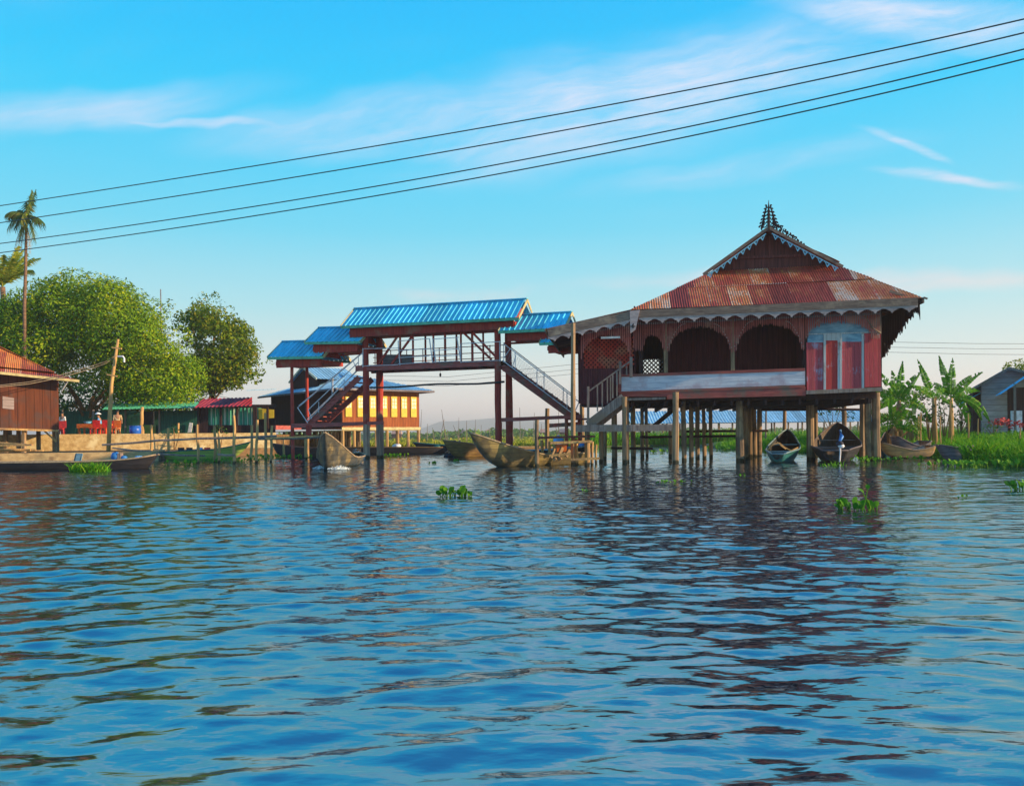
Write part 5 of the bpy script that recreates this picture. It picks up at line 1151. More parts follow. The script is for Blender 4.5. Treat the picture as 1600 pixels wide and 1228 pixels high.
banana(1486, 668, 35, 1.7, [(-10, 1.65, .1), (4, 1.5, .15), (28, 1.4, .5), (50, 1.3, .6), (-30, 1.1, .6), (72, 1.75, 1.2), (88, 1.5, 1.9), (60, 1.6, 1.6)], 'banana plant with long arching leaves towards the grey house', 5, False)
banana(1402, 668, 36.5, 1.1, [(-20, 1.1, .6), (15, 1.2, .5), (55, 1.0, 1.0), (-60, .9, 1.2)], 'dark banana plant half hidden behind the tallest clump', 6)
# shrubs
def shrub(lobes_px, Y, size, mat, lab, per=60, name='shrub', grp=None):
    L = []; 
    for (px, py, rp) in lobes_px: p = W(px, py, Y); r_ = rp/1280*Y; L.append(((p.x, Y+random.uniform(-.4, .4), p.z), (r_, r_, r_*.9)))
    b0 = V((L[0][0][0], Y, float(bank_z(L[0][0][0], Y)) if L[0][0][0] > 12 else .1)); e = empty(name, b0, lab, 'shrub', grp); c, n = lobes_points(L, per); leaf_cloud('foliage', c, n, size, M[mat], e, .8, .5)
    k = MB()
    for (c_, r_) in L[:6]: limb(k, b0, c_, .035, .012, .1)
    k.build('branches', M['bark'], e); return e
shrub([(1452, 640, 12), (1446, 628, 10), (1456, 655, 11), (1447, 648, 10)], 35.5, .13, 'shrub', 'dense dark green shrub left of the middle banana plant')
shrub([(1474, 640, 13), (1470, 625, 11), (1478, 655, 12), (1482, 632, 9)], 36.5, .12, 'shrub', 'dark round shrub between the two taller banana plants')
shrub([(1500, 652, 14), (1512, 645, 10), (1496, 662, 10), (1518, 660, 9)], 44, .16, 'shrub_light', 'bluish green bush in front of the grey house')
shrub([(1500, 625, 6), (1497, 632, 6), (1502, 618, 4)], 46, .14, 'shrub', 'small dark conical shrub behind the arching banana leaves')
shrub([(1388, 650, 10), (1398, 660, 12), (1384, 664, 11), (1412, 664, 12), (1424, 668, 9), (1434, 664, 10)], 34.5, .12, 'shrub_light', 'tangle of low leafy growth under the banana plants')
shrub([(1300, 642, 9), (1292, 636, 8), (1314, 640, 8), (1285, 646, 6), (1325, 650, 8)], 58, .22, 'shrub', 'leafy bush seen between the right stilts of the house', 30)
shrub([(1552, 664, 8), (1562, 668, 8), (1541, 668, 8)], 40, .12, 'shrub_light', 'light green bush below the gable of the grey house')
shrub([(343, 668, 6), (347, 674, 6), (339, 674, 5)], 46, .12, 'shrub', 'small potted bush on the terrace by the green stall')
shrub([(272, 668, 6), (268, 674, 6), (276, 673, 5)], 46.5, .12, 'shrub', 'dark green potted plant at the corner of the tin stall')
# thin garden stakes on the bank
for i, (px, yt, yb, Y, lab) in enumerate(((1463, 620, 685, 31.2, 'pale slender pole in front of the middle banana plant'), (1470, 650, 690, 30.8, 'short pale stake right of the slender pole'), (1487, 625, 683, 31.5, 'tall thin stake in front of the arching banana plant'), (1438, 644, 686, 32, 'crooked stake left of the dark shrub'),
                                          (1434, 650, 676, 33, 'short brown stake beside the crooked stake'), (1593, 668, 684, 30, 'small stake near the right edge of the grass'), (1513, 646, 676, 33, 'yellow dry stalk standing in the weeds'), (1527, 654, 664, 37, 'short stake in front of the grey house'), (1403, 674, 688, 31, 'short stake beside the green boat'))):
    Y += 2.2; p = W(px, yb, Y); k = MB(); t_ = W(px-1.5+3*random.random(), yt, Y); k.pole(V((p.x, p.y, float(bank_z(p.x, Y))-.3)), t_, .045 if i != 2 else .03, .03, 6, .015); k.build('stake', M['pale_post'], None, label=lab, category='stake', group='stakes on the right bank')
# grey house on the right
g0 = W(1532, 668, 42); GF = Frame((g0.x, g0.y), 25); GH = empty('grey_house', (g0.x+3, g0.y+2, .6), 'weathered grey wooden house with gable and blue roof edges at the right edge', 'house')
def gp_(x, y, ly=0): return GF.P(x, y, ly)
wl_, wz0 = GF.hit(1534, 662); wr_ = GF.hit(1640, 660)[0]; ap_x, ap_z = GF.hit(1575, 577); lz = GF.hit(1534, 600)[1]; slope = (ap_z-lz)/(ap_x-wl_); rz_ = ap_z-slope*(wr_-ap_x)*.55
k = MB(); wpts = [(wl_, .75), (wr_, .75), (wr_, rz_), (ap_x, ap_z), (wl_, lz)]
k.add([GF.w(x, 0, z) for x, z in wpts]+[GF.w(x, 7, z) for x, z in wpts], [(0, 1, 2, 3, 4), (9, 8, 7, 6, 5), (0, 4, 9, 5), (1, 6, 7, 2)]); k.build('wall', M['shed_wall'], GH)
r = MB(); ex = wl_-.55; corr(r, GF.w(ex, 7.6, lz-.55*slope), GF.w(ex, -.5, lz-.55*slope), GF.w(ap_x, -.5, ap_z+.06), GF.w(ap_x, 7.6, ap_z+.06), .25, .03, True); corr(r, GF.w(wr_+.5, -.5, rz_-.2), GF.w(wr_+.5, 7.6, rz_-.2), GF.w(ap_x, 7.6, ap_z+.06), GF.w(ap_x, -.5, ap_z+.06), .25, .03, True); ro = r.build('roof', M['slate_roof'], GH)
k = MB(); k.beam(GF.w(ex, -.52, lz-.55*slope), GF.w(ap_x, -.52, ap_z+.02), .04, .12); k.beam(GF.w(wr_+.5, -.52, rz_-.2), GF.w(ap_x, -.52, ap_z+.02), .04, .12); k.build('barge_board', M['grey_wood'], ro)
k = MB(); ax, az_ = GF.hit(1563, 616, -2.2); bx2, bz2 = GF.hit(1604, 585, -2.2); corr(k, GF.w(ax, -.1, az_), GF.w(ax, -2.6, az_), GF.w(bx2+.6, -2.6, bz2+.35), GF.w(bx2+.6, -.1, bz2+.35), .2, .025, True); k.build('porch_roof', M['bright_roof'], GH)
k = MB(); p1 = GF.hit(1586, 645, -2.4); GF.bx(k, p1[0]-.05, p1[0]+.05, -2.45, -2.35, .7, az_+.5); k.build('porch_post', M['grey_wood'], GH)
k = MB(); p1 = GF.hit(1588, 645, -2.0); GF.bx(k, p1[0]-.22, p1[0]+.22, -2.2, -1.8, .75, p1[1]+.1); k.build('white_cabinet', M['cloth_white'], GH)
k = MB(); GF.bx(k, p1[0]-.15, wr_+2, -.02, .1, .7, az_+.4); k.build('porch_wall', M['dark_plank'], GH)
k = MB(); p0 = GF.hit(1523, 655, .8); GF.bx(k, p0[0]-.1, wl_, .6, 5, .7, lz-.4); k.build('side_room', M['dark_wood'], GH)
r = MB(); corr(r, GF.w(p0[0]-.7, 5.2, lz-1.0), GF.w(p0[0]-.7, .2, lz-1.0), GF.w(wl_, .2, lz-.45), GF.w(wl_, 5.2, lz-.45), .2, .025, True); r.build('side_roof', M['bright_roof'], GH)
# flower clumps by it
c, n = lobes_points([((W(x, y, 38).x, 38, W(x, y, 38).z), (.35, .3, .16)) for x, y in ((1556, 660), (1566, 658), (1575, 662), (1585, 665), (1597, 661))], 60); leaf_cloud('flower_bed', c, n, .12, M['banana_dry'] if False else M['cloth_red'], None, .9, .6, kind='stuff', label='red and orange flowers in front of the grey house', category='flowers')

# ================================================================== BOATS
def boat(lab, bow, heading, length, beam, mats, bow_h=.9, stern_h=.35, free=.28, keel=-.12, rake=.8, power=1.5, thwarts=3, flat_bow=0.0, group=None, name='longboat', trim=0.0, full=.5, stern_w=.35, bl=.55):
    """bow: world point on the water under the bow tip; heading: degrees, direction the bow points (0 = +x, 90 = away)"""
    a = R(heading); d = V((math.cos(a), math.sin(a), 0)); sd = V((-d.y, d.x, 0)); bow = V((bow[0], bow[1], 0))
    e = empty(name, bow-d*length/2, lab, 'boat', group); N_ = 22; P_ = 9; rows = []; inr = []
    for i in range(N_+1):
        t = i/N_; s = t*length
        g = free+(bow_h-free)*max(0, 1-t/bl)**power+(stern_h-free)*max(0, (t-.6)/.4)**2
        kz = keel+(g-keel-.02)*max(0, 1-s/rake)**2.0+trim*max(0, 1-t*1.8)+.15*max(0, (t-.8)/.2)**2
        hb = beam/2*(min(1, (s/(length*.42)))**full*(1-flat_bow)+flat_bow)
        hb *= 1-(1-stern_w)*max(0, (t-.55)/.45)**1.7
        hb = max(hb, .012); row = []; ri = []
        for j in range(P_):
            u = -1+2*j/(P_-1); prof = abs(u)**2.1; off = sd*hb*math.copysign(abs(u)**.62, u); c = bow-d*(s-.0)
            row.append(c+off+V((0, 0, kz+(g-kz)*prof)))
            c2 = sd*max(0, hb-.035)*math.copysign(abs(u)**.62, u); ri.append(c+c2+V((0, 0, kz+.05+(g-kz-.05)*prof)))
        rows.append(row); inr.append(ri)
    def sk(rws, flip):
        m = MB(); pts = [p for r in rws for p in r]; fs = []
        for i in range(N_):
            for j in range(P_-1):
                f = (i*P_+j, i*P_+j+1, (i+1)*P_+j+1, (i+1)*P_+j); fs.append(f[::-1] if flip else f)
        fs.append(tuple(N_*P_+j for j in range(P_))); m.add(pts, fs); return m
    sk(rows, False).build('hull', M[mats[0]], e, True); sk(inr, True).build('inside', M[mats[1]], e, True)
    m = MB()
    for j in (0, P_-1): m.tube([r[j]+V((0, 0, .012)) for r in rows], .028, 6)
    m.beam(rows[-1][0], rows[-1][-1], .05, .05); m.build('gunwale', M[mats[2]], e, True)
    for i in range(thwarts):
        r = rows[int(N_*(.35+.55*i/max(1, thwarts)))]; m = MB(); m.beam(r[0].lerp(r[-1], .04)-V((0, 0, .06)), r[0].lerp(r[-1], .96)-V((0, 0, .06)), .16, .03); m.build('thwart', M[mats[2]], e)
    return e
bt = W(507, 676, 24.6); b1_ = boat('olive motor longboat speeding towards the camera with raised pointed bow', (bt.x, bt.y), -85, 8.5, 1.5, ('hull_boat', 'inside', 'rim_wood'), bow_h=bt.z, free=.30, keel=-.18, rake=.6, power=1.15, full=.70, trim=.10, bl=.34)
bt = W(733, 676.5, 25.2); boat('long olive wooden boat with high bow moored at the plank jetty', (bt.x, bt.y), 222, 5.2, 1.15, ('hull_olive', 'inside', 'rim_wood'), bow_h=bt.z, free=.34, keel=-.12, rake=1.8, power=1.35, full=.6, trim=.04)
bt = W(692, 688, 38); b4 = boat('smaller yellowish boat carrying several passengers in the far channel', (bt.x, bt.y), 215, 6.5, 1.15, ('hull_gold', 'inside', 'rim_wood'), bow_h=bt.z, free=.42, keel=-.12, rake=1.1, power=1.3)
# boats under and beside the old house
bt = W(1230, 671.5, 31); boat('dark longboat with pale blue inside under the house, its bow raised', (bt.x, bt.y), 67.5, 4.3, 1.12, ('hull_teal', 'hull_dark', 'hull_blue'), bow_h=bt.z, stern_h=.30, free=.40, keel=-.1, rake=.6, power=1.3, thwarts=2, stern_w=.40, full=.62)
bt = W(1308, 661, 31); boat('weathered grey longboat with peaked bow tied under the right end of the house', (bt.x, bt.y), 67.5, 4.6, 1.62, ('hull_dark', 'inside', 'hull_grey'), bow_h=bt.z, stern_h=.40, free=.50, keel=-.1, rake=.7, power=1.3, thwarts=3, stern_w=.5, full=.62)
bt = W(1374, 690, 30.2); boat('small golden brown plank boat beached right of the house', (bt.x, bt.y), 184, 1.95, .80, ('plank_tan', 'inside_grey', 'rim_wood'), bow_h=.58, stern_h=.46, free=.30, keel=-.03, rake=.7, power=1.2, thwarts=1, flat_bow=.3, stern_w=.9, name='plank_boat')
bt = W(1396, 684, 31.9); boat('grey flat ended boat behind the small golden boat', (bt.x, bt.y), 200, 1.6, .8, ('hull_grey', 'inside_grey', 'hull_grey'), bow_h=.8, stern_h=.6, free=.42, keel=-.08, rake=.5, thwarts=1, flat_bow=.4, stern_w=.8, name='plank_boat')
bt = W(1464, 696, 27.6); boat('small lilac grey punt lying at the grassy bank', (bt.x, bt.y), 178, 1.05, .62, ('hull_grey', 'inside_grey', 'hull_grey'), bow_h=.52, stern_h=.48, free=.42, keel=-.04, rake=.5, power=1, thwarts=1, flat_bow=.45, stern_w=.9, name='plank_boat')
bt = W(1392, 664, 35.5); boat('dark green boat bow poking out behind the corner stilts', (bt.x, bt.y), 60, 3.0, .75, ('hull_teal', 'inside', 'hull_grey'), bow_h=1.2, free=.45, keel=-.1, rake=.8, thwarts=1)
# left side boats
bt = W(-210, 718, 26.8); be = W(246, 712, 27.4); L__ = (be-bt).length
boat('long dark flat boat lying along the quay at the left edge', (be.x, be.y), 3, L__, 1.15, ('hull_dark', 'hull_grey', 'rim_wood'), bow_h=.46, stern_h=.28, free=.26, keel=-.15, rake=.35, power=6, thwarts=4, flat_bow=.25)
bt = W(391, 691, 40); boat('slim yellow green boat with red load among the jetty posts', (bt.x, bt.y), 14, 3.9, .8, ('hull_green', 'inside', 'hull_teal'), bow_h=bt.z, free=.42, keel=-.1, rake=1.4, thwarts=4)
bt = W(424, 690, 42); boat('black moored boat left of the footbridge stair post', (bt.x, bt.y), 176, 4.6, 1.2, ('hull_dark', 'inside', 'hull_dark'), bow_h=bt.z-.1, free=.42, keel=-.1, rake=.9, thwarts=3)
bt = W(692, 699, 46); boat('dark boat with orange edge moored between bridge posts and open channel', (bt.x, bt.y), 0, 8.6, 1.2, ('hull_dark', 'hull_gold', 'hull_gold'), bow_h=.35, stern_h=.4, free=.40, keel=-.1, rake=1.2, thwarts=4)
bt = W(645, 697, 49); boat('black boat with blue bundle lying behind the orange edged boat', (bt.x, bt.y), 178, 5.5, 1.2, ('hull_dark', 'inside', 'hull_teal'), bow_h=.62, stern_h=.4, free=.40, keel=-.1, rake=1.2, thwarts=3)
bt = W(925, 694, 34); boat('black boat tied behind the plank jetty under the entrance stairs', (bt.x, bt.y), 12, 3.6, 1.0, ('hull_dark', 'inside', 'hull_blue'), bow_h=.55, free=.38, keel=-.1, rake=.8, thwarts=2)

# cargo
def bundle(px, py, Y, r_, mat, lab, name='bundle', cat='bundle', flat=.6):
    c = W(px, py, Y); c.z = max(c.z, .1); k = MB(); k.ball(c, r_, r_*.8, r_*flat, 10); o = k.build(name, M[mat], None, True, label=lab, category=cat); me = o.data
    for v in me.vertices: v.co += V((random.uniform(-1, 1), random.uniform(-1, 1), random.uniform(-.6, .6)))*r_*.13
    return o
bundle(181, 713, 27.3, .15, 'blue_tarp', 'blue plastic sack on the long dark boat', 'sack', 'sack', 1.0); bundle(193, 715, 27.3, .12, 'blue_tarp', 'smaller blue sack beside a grey box on the long boat', 'sack', 'sack')
k = MB(); c = W(188, 713, 27.3); k.box(c, .1, .2, .22); k.build('engine_box', M['grey_wood'], None, label='grey engine box between two blue sacks on the long boat', category='box')
k = MB(); c0 = W(123, 714, 31.0)
for i in range(5): k.beam(W(116+i*.6, 719-i*2.4, 27.2), W(126+i*.5, 719-i*2.4, 27.2), .03, .05)
k.beam(W(116, 721, 27.2), W(119, 709, 27.2), .03, .04); k.beam(W(125.5, 721, 27.2), W(128.5, 709, 27.2), .03, .04); k.build('crate', M['lightblue'], None, label='small blue slatted crate leaning on the long boat', category='crate')
bundle(217, 715, 27.3, .16, 'cloth_blue', 'pale blue cloth heaped near the end of the long boat', 'cloth', 'cloth', .4)
bundle(436, 705, 42, .18, 'orange_table', 'orange sack in the black moored boat', 'sack', 'sack', .9); bundle(448, 706, 42, .32, 'cloth_white', 'white and blue washing heaped in the black moored boat', 'bundle', 'bundle', .6)
for (px, mt, lab) in ((324, 'cloth_red', 'red box in the slim yellow green boat'), (296, 'cloth_dark', 'dark box in the slim yellow green boat left of the red one'), (312, 'cloth_blue', 'blue box between dark and red boxes in the slim boat'), (283, 'cloth_dark', 'dark engine box at the tail of the slim boat')):
    c = W(px, 703.5, 40.6); k = MB(); k.box(c, .28, .4, .20, .35); k.box(c+V((0, 0, .12)), .30, .42, .03, .35); k.build('box', M[mt], None, label=lab, category='box')
bundle(620, 697, 46.5, .26, 'cloth_white', 'pale bundle in the boat below the yellow window house', 'bundle', 'bundle', .5); bundle(683, 698, 46, .2, 'hull_teal', 'green bundle at the front of the orange edged boat', 'bundle', 'bundle', .5)
bundle(912, 697, 34, .22, 'blue_tarp', 'blue plastic drum bundle in the boat behind the jetty', 'bundle', 'bundle', .8); bundle(872, 690, 31, .22, 'cloth_blue', 'mauve and blue cloth hanging by the jetty', 'cloth', 'cloth', 1.1)
# ropes and gear on boats under the house
k = MB(); q = [W(1199, 703, 26.4), W(1208, 694, 26.4), W(1218, 692, 26.4), W(1226, 699, 26.4), W(1236, 704, 26.4), W(1247, 699, 26.4)]; k.tube(q, .02, 6); k.tube([W(1214, 690, 26.3), W(1221, 697, 26.3), W(1228, 702, 26.3)], .015, 5); k.build('rope', M['pale_post'], None, True, label='yellowish rope looped over the pale blue boat under the house', category='rope')
e = empty('outboard_motor', W(1313, 722, 26.0), 'outboard motor wrapped in cloth at the stern of the grey boat under the house', 'motor')
k = MB(); c = W(1312, 693, 26.2); k.ball(c, .12, .14, .09, 10); k.build('motor_head', M['cloth_dark'], e, True); k = MB(); k.tube([c, W(1313, 706, 26.1), W(1312, 722, 26.0)], [.035, .03, .025], 7); k.build('shaft', M['rail_metal'], e)
k = MB(); k.tube([W(1313, 672, 26.6), W(1315, 682, 26.5), W(1312, 690, 26.3)], [.05, .07, .04], 7); k.build('blue_cover', M['blue_tarp'], e, True)
k = MB(); k.ball(c+V((.03, -.05, -.08)), .11, .08, .07, 9); k.build('cloth_wrap', M['cloth_white'], e, True)

# ================================================================== PIERS AND POSTS
PR = empty('rail_pier', W(340, 715, 36), 'rough pier of crooked wooden posts with a long rail in front of the retaining wall', 'pier')
for (px, yt, yb, w_) in ((236.5, 664, 716, 4.5), (263.5, 669, 718, 4.5), (278.5, 661, 712, 4), (309, 663, 724, 4.5), (335.5, 664, 722, 5), (343, 674, 724, 4), (365, 649, 725, 5), (391.5, 664, 720, 4.5), (400.5, 656, 724, 4.5), (415.5, 645, 718, 4.5), (423, 665, 722, 4.5), (445, 687, 716, 4), (187, 676, 706, 5), (162, 674, 702, 5), (220, 682, 708, 3), (478.5, 680, 718, 5)):
    g_ = G(px, yb); t_ = W(px+random.uniform(-1.5, 1.5), yt, g_.y); k = MB(); r_ = w_/2/1280*g_.y; k.pole(V((g_.x, g_.y, -.8)), t_, r_*1.1, r_*.85, 7, .03); k.build('post', M['pale_post'], PR)
k = MB()
for (a, b_, Y, r_) in (((160, 695, ), (250, 688), 33.5, .05), ((240, 688), (312, 685), 33, .05), ((308, 685), (432, 681.5), 32, .055), ((402, 686), (500, 683), 32.5, .05), ((176, 700), (236, 705), 34, .035), ((245, 709), (320, 712), 33, .045), ((340, 710), (366, 711), 31, .05)): k.tube([W(*a, Y), W((a[0]+b_[0])/2, (a[1]+b_[1])/2+.8, Y), W(*b_, Y)], r_, 6)
k.build_sep('rail', M['grey_wood'], PR)
k = MB()
for (a, b_) in (((418, 685), (500, 681)),): k.beam(W(*a, 31.8), W(*b_, 31.8), .5, .06)
k.build('walk_boards', M['pale_post'], PR)
J = empty('plank_jetty', G(885, 727), 'small rickety plank jetty with propped posts between boat and entrance stairs', 'jetty')
for (px, yt, yb, w_) in ((839, 656, 730, 7), (855, 638, 712, 7), (858.5, 690, 727, 5), (866, 690, 722, 5), (879, 692, 725, 4), (901, 686, 727, 5), (917, 688, 728, 9), (925, 690, 727, 5), (931, 694, 725, 4), (847, 688, 727, 5), (890, 700, 725, 4)):
    g_ = G(px, yb); k = MB(); r_ = w_/2/1280*g_.y; k.pole(V((g_.x, g_.y, -.8)), W(px, yt, g_.y), r_*1.05, r_*.9, 8, .015); k.build('post', M['post_wood'] if yt < 660 else M['pale_post'], J)
k = MB()
for i in range(4): k.beam(W(841, 684, 25.5+i*.36), W(929, 681.5, 25.5+i*.36), .32, .07)
k.build('deck_planks', M['dark_wood'], J)
k = MB(); k.beam(W(860, 692, 25.3), W(926, 690, 25.3), .06, .08); k.beam(W(858, 712, 25.5), W(892, 709, 25.5), .06, .07); k.beam(W(892, 718, 25.4), W(937, 716, 25.4), .06, .07); k.beam(W(903, 691, 25.3), W(921, 690, 25.3), .3, .05); k.build_sep('cross_ties', M['pale_post'], J)
for i, (px, py, h_) in enumerate(((862, 716, .3), (868, 719, .25), (873, 714, .3), (876, 719, .22), (884, 713, .2))): 
    k = MB(); c = W(px, py, 25.9); k.beam(c, c+V((.12*(-1)**i, .1, h_)), .07, .12); k.build('prop', M['post_wood'], J)
k = MB(); k.box(W(877, 700, 26.6), .34, .3, .24); k.build('box', M['orange_table'], None, label='orange wooden box under the plank jetty', category='box')

# ================================================================== PEOPLE AND FURNITURE ON THE TERRACE
def skin_mesh(name, joints, edges, mat, parent, sub=2):
    me = bpy.data.meshes.new(name); off = WOFF[parent]; me.from_pydata([tuple(V(j[0])-off) for j in joints], edges, []); me.update()
    o = bpy.data.objects.new(name, me); COL.objects.link(o); o.parent = parent; WOFF[o] = off
    md = o.modifiers.new('skin', 'SKIN'); md.use_smooth_shade = True
    for i, j in enumerate(joints):
        sv = me.skin_vertices[0].data[i]; r_ = j[1]; sv.radius = (r_, r_) if not hasattr(r_, '__len__') else r_; sv.use_root = (i == 0)
    ms = o.modifiers.new('sub', 'SUBSURF'); ms.levels = sub; ms.render_levels = sub
    me.materials.append(M[mat]); return o
def person(base, face, lab, pose, shirt, trousers, hat=None, lift=.0, hgt=1.65):
    """base: feet (or seat) point, face: heading in degrees; pose 'stand' or 'sit'"""
    e = empty('person', base, lab, 'person'); a = R(face); f = V((math.cos(a), math.sin(a), 0)); s = V((-f.y, f.x, 0)); b = V(base); k_ = hgt/1.65
    def q(x, y, z): return b+(f*x+s*y+V((0, 0, z)))*k_
    if pose == 'stand':
        hip = .88; J_ = [(q(0, 0, hip), (.13, .10)), (q(0, 0, 1.12), (.12, .09)), (q(.01, 0, 1.34), (.15, .09)), (q(.02, 0, 1.44), .05), (q(.03, 0, 1.53), (.085, .095)), (q(.03, 0, 1.62), .07),
              (q(0, .09, .80), .085), (q(.03, .10, .47), .06), (q(0, .10, .08), .038), (q(.12, .11, .03), .03), (q(0, -.09, .80), .085), (q(-.02, -.10, .47), .06), (q(-.06, -.10, .08), .038), (q(.06, -.11, .03), .03),
              (q(0, .19, 1.36), .05), (q(.0, .24, 1.10), .04), (q(.12, .24, .90), .03), (q(.17, .23, .84), .028), (q(0, -.19, 1.36), .05), (q(-.02, -.24, 1.10), .04), (q(.14, -.20, .95), .03), (q(.2, -.18, .91), .028)]
    else:
        hip = .12; J_ = [(q(0, 0, hip), (.14, .11)), (q(.02, 0, .34), (.125, .095)), (q(.06, 0, .55), (.155, .09)), (q(.09, 0, .65), .05), (q(.12, 0, .74), (.085, .095)), (q(.12, 0, .83), .07),
              (q(.12, .09, hip), .085), (q(.44, .11, .13), .062), (q(.46, .11, -.28), .04), (q(.58, .11, -.33), .03), (q(.12, -.09, hip), .085), (q(.44, -.11, .13), .062), (q(.44, -.11, -.28), .04), (q(.56, -.11, -.33), .03),
              (q(.06, .19, .57), .05), (q(.14, .24, .34), .04), (q(.34, .16, .28), .03), (q(.41, .14, .27), .028), (q(.06, -.19, .57), .05), (q(.16, -.24, .35), .04), (q(.36, -.14, .30), .03), (q(.43, -.12, .29), .028)]
    E_ = [(0, 1), (1, 2), (2, 3), (3, 4), (4, 5), (0, 6), (6, 7), (7, 8), (8, 9), (0, 10), (10, 11), (11, 12), (12, 13), (2, 14), (14, 15), (15, 16), (16, 17), (2, 18), (18, 19), (19, 20), (20, 21)]
    skin_mesh('body', J_, E_, 'skin', e)
    g = lambda i, m: (J_[i][0], tuple(x*m for x in (J_[i][1] if hasattr(J_[i][1], '__len__') else (J_[i][1],)*2)))
    skin_mesh('shirt', [g(1, 1.2), g(0, 1.15), g(2, 1.13), g(14, 1.25), g(15, 1.3), g(18, 1.25), g(19, 1.3)], [(0, 1), (0, 2), (2, 3), (3, 4), (2, 5), (5, 6)], shirt, e)
    skin_mesh('trousers', [g(0, 1.18), g(6, 1.22), g(7, 1.3), g(8, 1.4), g(10, 1.22), g(11, 1.3), g(12, 1.4)], [(0, 1), (1, 2), (2, 3), (0, 4), (4, 5), (5, 6)], trousers, e)
    hd_ = J_[4][0].lerp(J_[5][0], .45); k = MB(); k.ball(hd_+V((0, 0, .05*k_))-f*.02, .10*k_, .10*k_, .105*k_, 12); k.build('hair', M['hair'], e, True)
    k = MB()
    for sg in (-1, 1): k.ball(hd_+f*.087*k_+s*sg*.032*k_-V((0, 0, .015)), .012, .014, .010, 6)
    k.build('eyes', M['black'], e)
    if hat: k = MB(); k.tube([hd_+V((0, 0, .06)), hd_+V((0, 0, .075)), hd_+V((0, 0, .14)), hd_+V((0, 0, .17))], [.19, .18, .10, .06], 12); k.build('hat', M[hat], e, True)
    return e
def tp_(px, Y): return W(px, 690, Y)
p = tp_(157, 48.6); person((p.x, 48.6, TZ+.45), 200, 'person in pale blue shirt and white hat sitting at the orange table', 'sit', 'cloth_blue', 'cloth_white', 'cloth_white', hgt=1.6)
p = tp_(184, 50.0); person((p.x, 50.0, TZ-.10), 300, 'person in tan clothes standing behind the utility pole on the terrace', 'stand', 'cloth_tan', 'cloth_tan', hgt=1.6)
p = tp_(98, 50.5); person((p.x, 50.5, TZ-.1), 250, 'person in white shirt standing beside the corner of the tin house', 'stand', 'cloth_white', 'cloth_red', hgt=1.55)
e = empty('long_table', (tp_(143, 47.5).x, 47.5, TZ), 'long orange table under the big tree on the terrace', 'table')
xA, xB = tp_(120, 47.5).x, tp_(166, 47.5).x; ztab = W(143, 663.5, 47.5).z; k = MB(); k.box(((xA+xB)/2, 47.9, ztab), xB-xA, .8, .10); k.box(((xA+xB)/2, 47.53, ztab-.12), xB-xA, .04, .16); k.build('tabletop', M['orange_table'], e)
for xx in (xA+.08, xA+1.0, xB-.08):
    for yy in (47.6, 48.2): k = MB(); k.beam((xx, yy, TZ-.02), (xx, yy, ztab-.05), .09, .09, up=(0, 1, 0)); k.build('leg', M['orange_table'], e)
def chair(px, Y, mat, lab):
    p = tp_(px, Y); e = empty('plastic_chair', (p.x, Y, TZ), lab, 'chair', 'red chairs on the terrace'); k = MB(); k.box((p.x, Y, TZ+.42), .42, .42, .05); k.build('seat', M[mat], e); k = MB(); k.box((p.x, Y+.2, TZ+.68), .42, .04, .42); k.build('backrest', M[mat], e)
    for sx in (-.17, .17):
        for sy in (-.17, .17): k = MB(); k.beam((p.x+sx, Y+sy, TZ-.02), (p.x+sx*.9, Y+sy*.9, TZ+.42), .05, .05, up=(0, 1, 0)); k.build('leg', M[mat], e)
chair(148, 46.9, 'red_plastic', 'red plastic chair in front of the long orange table'); chair(163, 47.0, 'red_plastic', 'red plastic chair at the right end of the orange table'); chair(173, 49.0, 'red_plastic', 'red plastic chair between utility pole and table'); chair(181, 48.4, 'orange_table', 'orange red chair right behind the utility pole'); chair(95, 48.0, 'red_plastic', 'red chair beside the corner of the tin house')
e = empty('barrel', (tp_(211.5, 48).x, 48, TZ), 'bright blue plastic barrel on the terrace', 'barrel'); x = tp_(211.5, 48).x; zt2 = W(211, 666, 48).z; k = MB(); k.tube([(x, 48, TZ-.05), (x, 48, TZ+.3), (x, 48, zt2)], [.29, .33, .30], 16); k.build('drum', M['blue_barrel'], e, True)
k = MB(); k.tube([(x, 48, zt2), (x, 48, zt2+.04)], .33, 16); k.build('lid', M['blue_barrel'], e)
for (px, py, mt, lab) in ((137, 660, 'cloth_blue', 'pale blue basin on the orange table'),):
    c = W(px, py, 47.9); k = MB(); k.tube([c-V((0, 0, .06)), c+V((0, 0, .06))], [.16, .24], 12); k.build('basin', M[mt], None, label=lab, category='basin')
for (px, yt, Y, lab) in ((222, 616, 50, 'sunlit trunk like post left of the glass case'), ):
    p = tp_(px, Y); k = MB(); k.pole((p.x, Y, TZ-.1), W(px, 636, Y), .13, .1, 8, .03); k.build('post', M['pale_post'], None, label=lab, category='post')
# passengers in the far boat
for i, (px, py, col_, lab) in enumerate(((708, 689, 'cloth_dark', 'foremost dark clothed passenger in the yellowish far boat'), (713.5, 689, 'cloth_red', 'second passenger from the bow in the yellowish far boat'), (720.5, 690, 'cloth_dark', 'middle passenger in dark clothes in the far boat'), (727, 692, 'cloth_red', 'passenger in red in the yellowish far boat'), (733, 693, 'cloth_red', 'rearmost red clothed passenger in the far boat'))):
    Yp = 38.6+i*.55; p = W(px, py, Yp); person((p.x, Yp, p.z-.80), 215, lab, 'sit', col_, 'cloth_dark', hgt=1.5)
p = W(553, 700, 29.2); person((p.x, p.y+.4, .12), 260, 'person crouching low in the motor longboat behind its bow', 'sit', 'cloth_dark', 'cloth_dark', hgt=1.1) if False else None

